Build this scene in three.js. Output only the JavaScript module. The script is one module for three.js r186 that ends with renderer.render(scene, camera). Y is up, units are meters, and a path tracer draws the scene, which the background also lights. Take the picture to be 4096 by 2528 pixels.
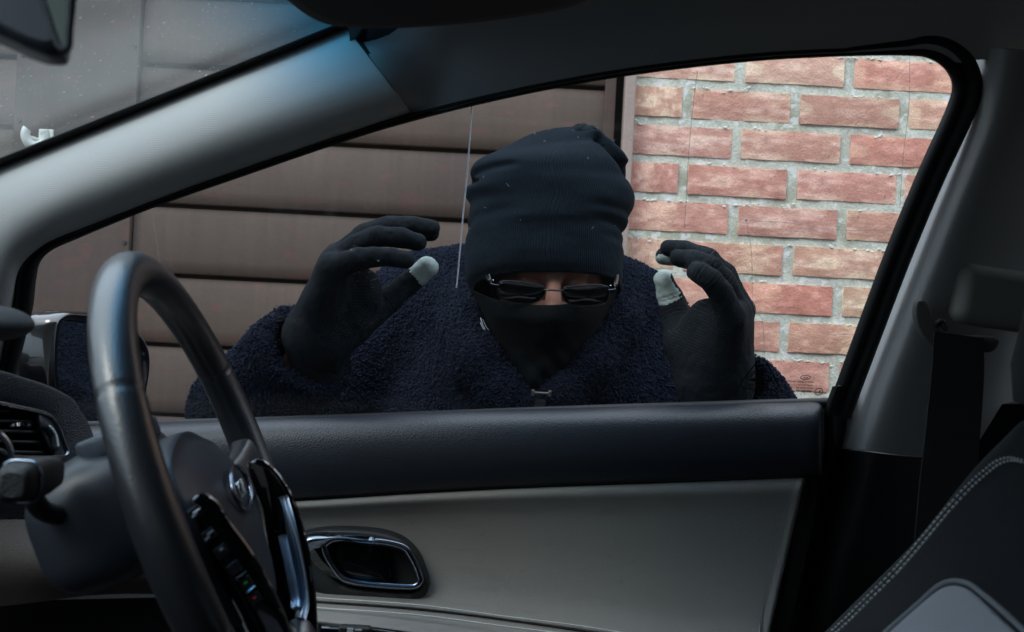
import * as THREE from 'three';
import { mergeGeometries, mergeVertices, toCreasedNormals } from 'three/addons/utils/BufferGeometryUtils.js';
import { RoundedBoxGeometry } from 'three/addons/geometries/RoundedBoxGeometry.js';

// ---------------------------------------------------------------- camera, sky, sun, exposure
const scene = new THREE.Scene();
const EYE = 1.2, ROLL = 0.052, F = 4199;                      // camera height; lens in photograph pixels (4096 wide)
const camera = new THREE.PerspectiveCamera(33.52, 4096 / 2528, 0.02, 300);
camera.position.set(0, EYE, 0);
camera.rotation.z = ROLL;
camera.focus = 1.42;
camera.userData.fStop = 9;
scene.add(camera);

const renderer = new THREE.WebGLRenderer({ antialias: true });
renderer.setSize(1024, 632);
renderer.toneMapping = THREE.LinearToneMapping;
renderer.toneMappingExposure = 1.0;
renderer.shadowMap.enabled = true;

{ // even overcast sky, brighter towards the zenith
  const w = 64, h = 32, d = new Float32Array(w * h * 4);
  for (let j = 0; j < h; j++) {
    const el = ((j + 0.5) / h - 0.5) * Math.PI, s = Math.max(0, Math.sin(el));
    const L = el > 0 ? 3.6 * (1 + 2 * s) / 3 : 0.2;
    for (let i = 0; i < w; i++) d.set([L * 0.86, L * 1.0, L * 1.16, 1], (j * w + i) * 4);
  }
  const sky = new THREE.DataTexture(d, w, h, THREE.RGBAFormat, THREE.FloatType);
  sky.mapping = THREE.EquirectangularReflectionMapping; sky.magFilter = THREE.LinearFilter; sky.needsUpdate = true;
  scene.background = sky; scene.environment = sky;
}
const sun = new THREE.DirectionalLight(0xfff4e6, 1.2);
sun.position.set(-4, 6, 1.6); sun.target.position.set(0, 1, -1.6);
sun.castShadow = true; sun.shadow.radius = 40;
sun.shadow.camera.left = -5; sun.shadow.camera.right = 5; sun.shadow.camera.top = 5; sun.shadow.camera.bottom = -5; sun.shadow.camera.far = 20;
scene.add(sun, sun.target);

// ---------------------------------------------------------------- helpers
const V = (x, y, z) => new THREE.Vector3(x, y, z);
const lerp = (a, b, t) => a + (b - a) * t, clamp = (x, a = 0, b = 1) => Math.min(b, Math.max(a, x));
const sstep = (a, b, x) => { const t = clamp((x - a) / (b - a)); return t * t * (3 - 2 * t); };
const gau = (x, s) => Math.exp(-x * x / (2 * s * s));
function rng(seed) { let s = seed >>> 0; return () => { s = (s + 0x6d2b79f5) | 0; let t = Math.imul(s ^ (s >>> 15), 1 | s); t = (t + Math.imul(t ^ (t >>> 7), 61 | t)) ^ t; return ((t ^ (t >>> 14)) >>> 0) / 4294967296; }; }
const CR = Math.cos(ROLL), SR = Math.sin(ROLL);
/** a sight line of the photograph (pixels of the 4096 x 2528 original) followed to a distance */
function at(px, py, d) { const x = (px - 2048) / F * d, y = (1264 - py) / F * d; return V(x * CR - y * SR, x * SR + y * CR + EYE, -d); }
function onPlane(px, py, P0, N) { const r = at(px, py, 1).sub(V(0, EYE, 0)); const k = P0.clone().sub(V(0, EYE, 0)).dot(N) / r.dot(N); return r.multiplyScalar(k).add(V(0, EYE, 0)); }
// the plane of the driver's side window, leaning inwards at the top
const WP = V(0, EYE - 0.115, -1.18), WN = V(0, -0.16, 0.369).normalize();
const W = (px, py, inboard = 0) => onPlane(px, py, WP.clone().addScaledVector(WN, inboard), WN);

const hash3 = (x, y, z, s = 0) => { let h = (Math.imul(x, 374761393) ^ Math.imul(y, 668265263) ^ Math.imul(z, 2147483647) ^ Math.imul(s + 11, 974634777)) | 0; h = Math.imul(h ^ (h >>> 13), 1274126177); h ^= h >>> 16; return (h >>> 0) / 4294967296; };
function noise3(x, y, z, s = 0) { // value noise, -1..1
  const i = Math.floor(x), j = Math.floor(y), k = Math.floor(z), f = x - i, g = y - j, h = z - k;
  const a = f * f * (3 - 2 * f), b = g * g * (3 - 2 * g), c = h * h * (3 - 2 * h), H = (p, q, r) => hash3(i + p, j + q, k + r, s);
  return 2 * lerp(lerp(lerp(H(0, 0, 0), H(1, 0, 0), a), lerp(H(0, 1, 0), H(1, 1, 0), a), b), lerp(lerp(H(0, 0, 1), H(1, 0, 1), a), lerp(H(0, 1, 1), H(1, 1, 1), a), b), c) - 1;
}
function tnoise(u, v, n, s = 0, m = n) { // tiling value noise over 0..1, n x m cells, 0..1
  const x = u * n, y = v * m, i = Math.floor(x), j = Math.floor(y), f = x - i, g = y - j, a = f * f * (3 - 2 * f), b = g * g * (3 - 2 * g);
  const H = (p, q) => hash3(((p % n) + n) % n, ((q % m) + m) % m, 7, s);
  return lerp(lerp(H(i, j), H(i + 1, j), a), lerp(H(i, j + 1), H(i + 1, j + 1), a), b);
}
const tfbm = (u, v, n, s, o = 4, m = n) => { let r = 0, a = 0.5, t = 0; for (let k = 0; k < o; k++) { r += a * tnoise(u, v, n << k, s + k, m << k); t += a; a *= 0.5; } return r / t; };
function tworley(u, v, n, s) { // tiling F2 - F1
  const x = u * n, y = v * n, i = Math.floor(x), j = Math.floor(y); let f1 = 9, f2 = 9;
  for (let q = -1; q <= 1; q++) for (let p = -1; p <= 1; p++) {
    const a = ((i + p) % n + n) % n, b = ((j + q) % n + n) % n;
    const d = Math.hypot(i + p + hash3(a, b, 1, s) - x, j + q + hash3(a, b, 2, s) - y);
    if (d < f1) { f2 = f1; f1 = d; } else if (d < f2) f2 = d;
  }
  return f2 - f1;
}
function tex(w, h, fn, srgb, metres = 1, metresV = metres) { // fn(u, v) -> [r, g, b] or grey, 0..1
  const d = new Uint8Array(w * h * 4);
  for (let j = 0; j < h; j++) for (let i = 0; i < w; i++) {
    let c = fn((i + 0.5) / w, (j + 0.5) / h); if (!Array.isArray(c)) c = [c, c, c];
    const k = (j * w + i) * 4; for (let q = 0; q < 3; q++) d[k + q] = clamp(c[q]) * 255; d[k + 3] = 255;
  }
  const t = new THREE.DataTexture(d, w, h); t.magFilter = THREE.LinearFilter; t.minFilter = THREE.LinearFilter; t.wrapS = t.wrapT = THREE.RepeatWrapping;
  if (srgb) t.colorSpace = THREE.SRGBColorSpace;
  t.repeat.set(1 / metres, 1 / metresV); t.needsUpdate = true; return t;
}
const again = (t, m, n = m) => { const c = t.clone(); c.repeat.set(1 / m, 1 / n); c.needsUpdate = true; return c; };
const lin = (r, g, b) => new THREE.Color().setRGB(r, g, b);
function mat(color, roughness, o = {}) { const m = new THREE.MeshPhysicalMaterial({ color, roughness, side: THREE.DoubleSide, ...o }); return m; }

// geometry: sheets through rows of points, with thickness
const curve = (pts, n, closed = false) => new THREE.CatmullRomCurve3(pts, closed, 'centripetal').getPoints(closed ? n : n - 1).slice(0, n);
function patchRows(ctrl, n, m) {
  const across = ctrl.map((r) => curve(r, n)), out = Array.from({ length: m }, () => []);
  for (let i = 0; i < n; i++) curve(across.map((r) => r[i]), m).forEach((p, j) => out[j].push(p));
  return out;
}
function gridGeo(rows, { closedU = false, flip = false, uvs = null } = {}) {
  const m = rows.length, n = rows[0].length, pos = [], uv = [], idx = [];
  const mid = rows[m >> 1], us = [0]; for (let i = 1; i < n; i++) us.push(us[i - 1] + mid[i].distanceTo(mid[i - 1]));
  const c = n >> 1, vs = [0]; for (let j = 1; j < m; j++) vs.push(vs[j - 1] + rows[j][c].distanceTo(rows[j - 1][c]));
  const N = closedU ? n + 1 : n, ul = us[n - 1] + (closedU ? mid[0].distanceTo(mid[n - 1]) : 0);
  for (let j = 0; j < m; j++) for (let i = 0; i < N; i++) { const p = rows[j][i % n]; pos.push(p.x, p.y, p.z); if (uvs) uv.push(...uvs(i, j)); else uv.push(i < n ? us[i] : ul, vs[j]); }
  for (let j = 0; j < m - 1; j++) for (let i = 0; i < N - 1; i++) {
    const a = j * N + i, b = a + 1, d = a + N, e = d + 1;
    if (flip) idx.push(a, d, b, b, d, e); else idx.push(a, b, d, b, e, d);
  }
  const g = new THREE.BufferGeometry();
  g.setAttribute('position', new THREE.Float32BufferAttribute(pos, 3)); g.setAttribute('uv', new THREE.Float32BufferAttribute(uv, 2)); g.setIndex(idx);
  g.computeVertexNormals();
  if (closedU) { const q = g.attributes.normal; for (let j = 0; j < m; j++) { const a = j * N, b = a + N - 1; const s = V(q.getX(a) + q.getX(b), q.getY(a) + q.getY(b), q.getZ(a) + q.getZ(b)).normalize(); q.setXYZ(a, s.x, s.y, s.z); q.setXYZ(b, s.x, s.y, s.z); } }
  return g;
}
/** a sheet with thickness t; its back lies on the side away from `towards` */
function solid(rows, t, towards = V(0, EYE, 0), o = {}) {
  const m = rows.length, n = rows[0].length, fr = gridGeo(rows, o), nn = fr.attributes.normal, N = o.closedU ? n + 1 : n;
  let s = 0; for (let j = 0; j < m; j += 2) for (let i = 0; i < n; i += 2) { const k = j * N + i; s += V(nn.getX(k), nn.getY(k), nn.getZ(k)).dot(towards.clone().sub(rows[j][i])) > 0 ? 1 : -1; }
  const sg = s >= 0 ? -1 : 1, back = rows.map((r, j) => r.map((p, i) => { const k = j * N + i; return p.clone().add(V(nn.getX(k), nn.getY(k), nn.getZ(k)).multiplyScalar(sg * t)); }));
  const gs = [sg < 0 ? fr : gridGeo(rows, { ...o, flip: !o.flip }), gridGeo(back, { ...o, flip: sg < 0 ? !o.flip : !!o.flip })];
  const cl = !!o.closedU;
  gs.push(gridGeo([rows[0], back[0]], { closedU: cl }), gridGeo([rows[m - 1], back[m - 1]], { closedU: cl, flip: true }));
  if (!cl) gs.push(gridGeo([rows.map((r) => r[0]), back.map((r) => r[0])], { flip: true }), gridGeo([rows.map((r) => r[n - 1]), back.map((r) => r[n - 1])]));
  return mergeGeometries(gs);
}
const patch = (ctrl, n, m, t, o) => solid(patchRows(ctrl, n, m), t, undefined, o);
function ringsGeo(rings, capStart = true, capEnd = true) { // closed rings of equal length, lofted; ends closed by fans
  const gs = [gridGeo(rings, { closedU: true })];
  const cap = (r, flip) => { const c = r.reduce((a, p) => a.add(p), V(0, 0, 0)).divideScalar(r.length); return gridGeo([r, r.map((p) => p.clone().lerp(c, 0.6)), r.map(() => c.clone())], { closedU: true, flip }); };
  if (capStart) gs.push(cap(rings[0], true)); if (capEnd) gs.push(cap(rings[rings.length - 1], false));
  return mergeGeometries(gs);
}
const tube = (pts, r, n = 24, k = 8, closed = false) => { const c = new THREE.CatmullRomCurve3(pts, closed, 'centripetal'); const g = new THREE.TubeGeometry(c, n, r, k, closed); const L = c.getLength(), u = g.attributes.uv; for (let i = 0; i < u.count; i++) u.setXY(i, u.getX(i) * L, u.getY(i) * r * 6.28); if (closed) return g; const e = [0, 1].map((t) => { const s = new THREE.SphereGeometry(r, k, 5); const p = c.getPoint(t); s.translate(p.x, p.y, p.z); return s; }); return mergeGeometries([g, ...e]); };
function box(w, h, d, x, y, z, r = 0.004) { const g = new RoundedBoxGeometry(w, h, d, 2, Math.min(r, w / 2.1, h / 2.1, d / 2.1)); g.deleteAttribute('uv'); const p = g.attributes.position, uv = []; const nn = g.attributes.normal; for (let i = 0; i < p.count; i++) { const ax = Math.abs(nn.getX(i)), ay = Math.abs(nn.getY(i)), az = Math.abs(nn.getZ(i)); if (az >= ax && az >= ay) uv.push(p.getX(i), p.getY(i)); else if (ay >= ax) uv.push(p.getX(i), p.getZ(i)); else uv.push(p.getZ(i), p.getY(i)); } g.setAttribute('uv', new THREE.Float32BufferAttribute(uv, 2)); g.translate(x, y, z); return g.index ? g.toNonIndexed() : g; }
const nonIdx = (gs) => gs.map((g) => (g.index ? g.toNonIndexed() : g));
const join = (gs) => mergeGeometries(nonIdx(gs));
/** a plate: outline points that lie on a plane with axes ex, ey, pushed out along en with a rounded edge */
function plate(pts, O, ex, ey, en, depth, bevel, holes = []) {
  const to2 = (p) => { const d = p.clone().sub(O); return new THREE.Vector2(d.dot(ex), d.dot(ey)); };
  const sh = new THREE.Shape(pts.map(to2)); for (const h of holes) sh.holes.push(new THREE.Path(h.map(to2)));
  const g = new THREE.ExtrudeGeometry(sh, { depth, bevelEnabled: bevel > 0, bevelThickness: bevel, bevelSize: bevel, bevelOffset: -bevel, bevelSegments: 3, steps: 1 });
  g.applyMatrix4(new THREE.Matrix4().makeBasis(ex, ey, en).setPosition(O));
  return toCreasedNormals(g, 0.6);
}

// scene graph
const used = {};
function numbered(name) { used[name] = (used[name] ?? -1) + 1; return used[name] ? `${name}_${String(used[name]).padStart(3, '0')}` : name; }
function thing(name, label, category, [x, y, z], group) { const o = new THREE.Group(); o.name = numbered(name); o.position.set(x, y, z); o.userData = { label, category, kind: 'thing' }; if (group) o.userData.group = group; scene.add(o); o.updateMatrixWorld(true); return o; }
function part(parent, name, geo, m, data) { // geometry in world metres
  const g = geo; parent.updateMatrixWorld(true); g.applyMatrix4(parent.matrixWorld.clone().invert());
  const o = new THREE.Mesh(g, m); o.name = name; o.castShadow = o.receiveShadow = true; if (data) o.userData = data; parent.add(o); return o;
}
function subgroup(parent, name, [x, y, z], data) { const o = new THREE.Group(); o.name = name; parent.updateMatrixWorld(true); o.position.copy(parent.worldToLocal(V(x, y, z))); if (data) o.userData = data; parent.add(o); o.updateMatrixWorld(true); return o; }
function structure(name, geo, m) { const o = new THREE.Mesh(geo, m); o.name = name; o.castShadow = o.receiveShadow = true; o.userData = { kind: 'structure' }; scene.add(o); return o; }

// signed distance bodies -> mesh (surface nets)
const smin = (a, b, k) => { const h = Math.max(k - Math.abs(a - b), 0) / k; return Math.min(a, b) - h * h * k * 0.25; };
const cone = (p, a, b, ra, rb) => { const bx = b.x - a.x, by = b.y - a.y, bz = b.z - a.z, x = p.x - a.x, y = p.y - a.y, z = p.z - a.z; const h = clamp((x * bx + y * by + z * bz) / (bx * bx + by * by + bz * bz + 1e-12)); return Math.hypot(x - bx * h, y - by * h, z - bz * h) - lerp(ra, rb, h); };
function nets(f, lo, hi, c, uvf) {
  const nx = Math.ceil((hi.x - lo.x) / c) + 1, ny = Math.ceil((hi.y - lo.y) / c) + 1, nz = Math.ceil((hi.z - lo.z) / c) + 1, g = new Float32Array(nx * ny * nz), p = V(0, 0, 0);
  for (let k = 0, q = 0; k < nz; k++) for (let j = 0; j < ny; j++) for (let i = 0; i < nx; i++, q++) g[q] = f(p.set(lo.x + i * c, lo.y + j * c, lo.z + k * c));
  const id = new Int32Array(nx * ny * nz).fill(-1), pos = [], nor = [], uv = [], idx = [], S = [1, nx, nx * ny];
  for (let k = 0; k < nz - 1; k++) for (let j = 0; j < ny - 1; j++) for (let i = 0; i < nx - 1; i++) {
    const q = i + nx * (j + ny * k); let mask = 0; for (let b = 0; b < 8; b++) if (g[q + (b & 1) + ((b >> 1) & 1) * S[1] + (b >> 2) * S[2]] < 0) mask |= 1 << b;
    if (mask === 0 || mask === 255) continue;
    let x = 0, y = 0, z = 0, n = 0;
    for (let b = 0; b < 8; b++) for (let ax = 0; ax < 3; ax++) { if (b & (1 << ax)) continue; const b2 = b | (1 << ax); if (((mask >> b) & 1) === ((mask >> b2) & 1)) continue; const va = g[q + (b & 1) + ((b >> 1) & 1) * S[1] + (b >> 2) * S[2]], vb = g[q + (b2 & 1) + ((b2 >> 1) & 1) * S[1] + (b2 >> 2) * S[2]], t = va / (va - vb); x += (b & 1) + (ax === 0 ? t : 0); y += ((b >> 1) & 1) + (ax === 1 ? t : 0); z += (b >> 2) + (ax === 2 ? t : 0); n++; }
    id[q] = pos.length / 3; p.set(lo.x + (i + x / n) * c, lo.y + (j + y / n) * c, lo.z + (k + z / n) * c); pos.push(p.x, p.y, p.z);
    const e = c * 0.5, P = p.clone(), d = V(f(p.set(P.x + e, P.y, P.z)) - f(p.set(P.x - e, P.y, P.z)), f(p.set(P.x, P.y + e, P.z)) - f(p.set(P.x, P.y - e, P.z)), f(p.set(P.x, P.y, P.z + e)) - f(p.set(P.x, P.y, P.z - e))).normalize(); nor.push(d.x, d.y, d.z);
    const w = uvf ? uvf(P, d) : [P.x, P.y]; uv.push(w[0], w[1]);
  }
  for (let k = 1; k < nz - 1; k++) for (let j = 1; j < ny - 1; j++) for (let i = 1; i < nx - 1; i++) {
    const q = i + nx * (j + ny * k), s = g[q] < 0;
    for (let ax = 0; ax < 3; ax++) { if ((g[q + S[ax]] < 0) === s) continue; const u = S[(ax + 1) % 3], v = S[(ax + 2) % 3], a = id[q], b = id[q - u], d = id[q - u - v], e = id[q - v]; if (a < 0 || b < 0 || d < 0 || e < 0) continue; if (s) idx.push(a, b, d, a, d, e); else idx.push(a, d, b, a, e, d); }
  }
  const o = new THREE.BufferGeometry(); o.setAttribute('position', new THREE.Float32BufferAttribute(pos, 3)); o.setAttribute('normal', new THREE.Float32BufferAttribute(nor, 3)); o.setAttribute('uv', new THREE.Float32BufferAttribute(uv, 2)); o.setIndex(idx); return o;
}

// ---------------------------------------------------------------- textures
const T = {};
T.leather = tex(512, 512, (u, v) => { const w = tworley(u, v, 34, 3); return clamp(0.15 + 1.5 * w) * 0.8 + 0.2 * tnoise(u, v, 90, 4); }, false, 0.1);
T.fineLeather = tex(512, 512, (u, v) => clamp(0.2 + 1.4 * tworley(u, v, 56, 9)) * 0.75 + 0.25 * tnoise(u, v, 120, 2), false, 0.1);
T.weave = tex(256, 256, (u, v) => 0.5 + 0.28 * Math.sin((v * 26 + 1.5 * Math.sin(u * 6.283)) * 6.283) + 0.12 * Math.sin(u * 80 * 6.283) + 0.25 * (tnoise(u, v, 64, 8) - 0.5), false, 0.06);
T.grain = tex(256, 256, (u, v) => 0.5 * tnoise(u, v, 64, 21) + 0.5 * tnoise(u, v, 128, 22), false, 0.05);
T.rib = tex(128, 128, (u, v) => { const r = Math.abs(Math.sin(u * 16 * Math.PI)); return clamp(0.15 + 0.75 * Math.sqrt(r) + 0.2 * Math.sin((v * 22 + (Math.floor(u * 16) % 2) * 0.5) * 6.283) * r + 0.15 * (tnoise(u, v, 64, 5) - 0.5)); }, false, 0.0416, 0.0416);
T.ribColor = tex(256, 256, (u, v) => { const r = Math.sqrt(Math.abs(Math.sin(u * 32 * Math.PI))); const l = tnoise(u, v, 90, 35) > 0.93 ? 0.35 : 0; const k = 0.22 + 0.7 * r * (0.8 + 0.4 * tnoise(u, v, 50, 31)) + l; return [k, k, k]; }, false, 0.0832, 0.0832);
T.hex = tex(256, 256, (u, v) => { // honeycomb grip print: thin broken lines round cells
  const s = 12, x = u * s, y = v * s * 1.1547 / 1.1547; const a = ((x % 1) + 1) % 1 - 0.5, row = Math.floor(y), b = ((y % 1) + 1) % 1 - 0.5, sh = ((x + (row % 2 ? 0.5 : 0)) % 1 + 1) % 1 - 0.5; void a;
  const d = Math.max(Math.abs(b), Math.abs(sh) * 0.866 + Math.abs(b) * 0.5); return d > 0.43 && tnoise(u, v, 40, 6) > 0.3 ? 1 : 0;
}, false, 0.05);
T.metalGrain = tex(128, 128, (u, v) => 0.5 + 0.5 * (tnoise(u, v, 32, 41) - 0.5), false, 0.05);
T.terry = tex(256, 256, (u, v) => clamp(0.2 + 1.2 * tworley(u, v, 30, 12)) * 0.6 + 0.4 * tfbm(u, v, 40, 14, 2), false, 0.1);
T.concrete = tex(256, 256, (u, v) => { const k = 0.6 + 0.5 * (tfbm(u, v, 6, 51, 5) - 0.5) + 0.2 * (tnoise(u, v, 128, 52) - 0.5); return [k, k * 0.98, k * 0.94]; }, true, 2);
T.mortar = tex(1024, 1024, (u, v) => {
  const n = tfbm(u, v, 24, 61, 4), s = tnoise(u, v, 170, 66), moss = sstep(0.56, 0.7, tfbm(u, v, 9, 63, 3)), fl = sstep(0.66, 0.74, tfbm(u, v, 48, 67, 2)) * 0.8;
  let k = 0.76 + 0.16 * (n - 0.5) + 0.1 * (s - 0.5); const c = [k, k * 1.01, k * 0.95];
  return c.map((x, q) => lerp(lerp(x, [0.47, 0.47, 0.36][q], moss * 0.3), 0.86, fl));
}, true, 0.6);
T.mortarBump = tex(512, 512, (u, v) => 0.6 * tfbm(u, v, 30, 61, 4) + 0.4 * tnoise(u, v, 200, 66), false, 0.3);
T.brick = [0, 1, 2, 3, 4, 5, 6].map((s) => tex(256, 80, (u, v) => { // fired clay: red and sandy zones in soft streaks, pale lime bloom, grit and pits
  const zone = tfbm(u, v, 3, 70 + s * 9, 3, 2), streak = tfbm(u, v, 4, 72 + s * 11, 3, 6), mid = tfbm(u, v, 12, 73 + s * 9, 3, 6), fine = tnoise(u, v, 120, 77 + s, 40), edge = Math.min(u * 3.2, (1 - u) * 3.2, v, 1 - v) + 0.1 * (mid - 0.5);
  const sand = sstep(0.46, 0.66, zone + 0.1 * sstep(0.16, 0.02, edge)), bloom = sstep(0.38, 0.8, streak * 0.75 + mid * 0.25) * (s === 2 ? 1 : s % 2 ? 0.75 : 0.45), pit = tnoise(u, v, 64, 79 + s, 22) > 0.955 ? 0.35 * (0.4 + fine) : 0;
  let c = [0.7, 0.64, 0.62]; c = c.map((x, q) => lerp(x, [0.8, 0.83, 0.78][q], sand * 0.75)); c = c.map((x, q) => lerp(x, [0.9, 0.95, 0.97][q], bloom * 0.7));
  return c.map((x) => x * (0.94 + 0.16 * (mid - 0.5) + 0.13 * (fine - 0.5)) * (1 - pit));
}, true, 1));
T.brickBump = tex(256, 80, (u, v) => 0.5 * tfbm(u, v, 24, 91, 3, 8) + 0.5 * tnoise(u, v, 100, 93, 36), false, 1);
T.board = tex(512, 256, (u, v) => { const st = tfbm(u, v, 5, 101, 4, 3), streak = tnoise(u, v, 160, 104, 3), fine = tnoise(u, v, 220, 105, 110), pink = sstep(0.72, 0.8, tfbm(u, v, 30, 107, 2)); const k = 0.8 + 0.18 * (st - 0.5) + 0.05 * (streak - 0.5) + 0.03 * (fine - 0.5); return [k * (1 + 0.12 * pink), k, k * (1 + 0.02 * pink)]; }, true, 1.2, 0.6);
T.boardBump = tex(256, 256, (u, v) => 0.6 * tfbm(u, v, 12, 111, 4) + 0.4 * tnoise(u, v, 100, 113), false, 0.4);
T.dust = tex(512, 512, (u, v) => { const speck = tnoise(u, v, 150, 121) > 0.955 ? 0.25 : 0; return 0.2 + 0.08 * (tfbm(u, v, 5, 123, 4) - 0.5) + speck; }, false, 0.35);
T.scuff = tex(512, 512, (u, v) => { const k = 0.97 + 0.05 * (tfbm(u, v, 7, 151, 4) - 0.5) - (tnoise(u, v, 150, 153) > 0.985 ? 0.16 : 0) - 0.025 * sstep(0.68, 0.82, tfbm(u, v, 12, 155, 3, 40)); return [k, k, k * 0.99]; }, true, 0.5);
T.worn = tex(256, 256, (u, v) => 0.5 * tfbm(u, v, 16, 131, 4) + 0.5 * tworley(u, v, 40, 133), false, 0.06);

// ---------------------------------------------------------------- materials
const M = {
  cloth: mat('#9f9f9d', 0.95, { bumpMap: T.weave, bumpScale: 0.00022 }),                  // pale grey woven trim
  visor: mat('#3b3a3b', 0.9, { bumpMap: T.grain, bumpScale: 0.0004 }),
  softBlack: mat('#1d222a', 0.42, { bumpMap: T.leather, bumpScale: 0.00022 }),
  greyVinyl: mat('#83807c', 0.62, { map: T.scuff, bumpMap: T.fineLeather, bumpScale: 0.0003 }),
  blackPlastic: mat('#1b1d20', 0.5, { bumpMap: T.fineLeather, bumpScale: 0.0004 }),
  dashPlastic: mat('#23272e', 0.5, { bumpMap: T.leather, bumpScale: 0.0005 }),
  smoothPlastic: mat('#2a2f37', 0.42, { bumpMap: T.grain, bumpScale: 0.00012 }),
  rubber: mat('#0b0c0d', 0.62),
  deepBlack: mat('#060607', 0.8),
  gloss: mat('#050608', 0.12, { clearcoat: 1, clearcoatRoughness: 0.03 }),
  chrome: mat('#d8dce2', 0.1, { metalness: 1 }),
  satin: mat('#aab6c6', 0.36, { metalness: 1 }),
  darkChrome: mat('#8a93a0', 0.16, { metalness: 1 }),
  wheelLeather: mat('#232529', 0.34, { bumpMap: again(T.fineLeather, 0.12), bumpScale: 0.00016, ior: 1.75, clearcoat: 0.3, clearcoatRoughness: 0.2 }),
  wornLeather: mat('#403b35', 0.42, { bumpMap: T.worn, bumpScale: 0.0016 }),
  thread: mat('#c6c7c4', 0.8),
  seatCloth: mat('#181a1c', 0.95, { bumpMap: T.grain, bumpScale: 0.0004 }),
  seatGrey: mat('#86868a', 0.8, { bumpMap: T.grain, bumpScale: 0.0003 }),
  webbing: mat('#1d1b1a', 0.8, { bumpMap: again(T.weave, 0.03), bumpScale: 0.0004 }),
  paintBlack: mat('#08090c', 0.2, { clearcoat: 1, clearcoatRoughness: 0.02 }),
  mirror: mat('#b9bdbb', 0.02, { metalness: 1 }),
  carpet: mat('#141416', 1),
  paint: mat('#1c2027', 0.3, { metalness: 0.3, clearcoat: 1, clearcoatRoughness: 0.05 }),
};
T.specks = tex(1024, 1024, (u, v) => 0.015 + 0.02 * tfbm(u, v, 6, 141, 4) + (tnoise(u, v, 330, 143) > 0.987 ? 0.22 : 0), false, 0.6);
M.sideGlass = new THREE.MeshPhysicalMaterial({ color: 0xffffff, roughness: 1, roughnessMap: T.specks, transmission: 1, thickness: 0, ior: 1.5, side: THREE.DoubleSide });
M.tintGlass = new THREE.MeshPhysicalMaterial({ color: lin(0.12, 0.13, 0.14), roughness: 0.0, transmission: 1, thickness: 0, ior: 1.5, side: THREE.DoubleSide });

// ---------------------------------------------------------------- setting: ground
{
  const g = new THREE.PlaneGeometry(80, 80, 8, 8); g.rotateX(-Math.PI / 2); const u = g.attributes.uv; for (let i = 0; i < u.count; i++) u.setXY(i, u.getX(i) * 80, u.getY(i) * 80);
  structure('ground', g, mat(lin(0.55, 0.55, 0.55), 0.95, { map: T.concrete }));
}

{ // the house that stands close on the passenger side and keeps the low sky out of the cabin
  const hw = thing('house_wall', 'plain rendered house wall standing along the passenger side of the car', 'wall', [0.5, 0, 1.3]);
  part(hw, 'render', box(10.4, 3.6, 0.25, 4.1, 1.8, 1.3, 0.02), mat(lin(0.14, 0.13, 0.12), 0.95, { bumpMap: T.mortarBump, bumpScale: 0.004 }));
  part(hw, 'eaves', box(10.8, 0.12, 0.6, 4.1, 3.65, 1.4, 0.02), mat('#3a3634', 0.8));
}
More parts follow.
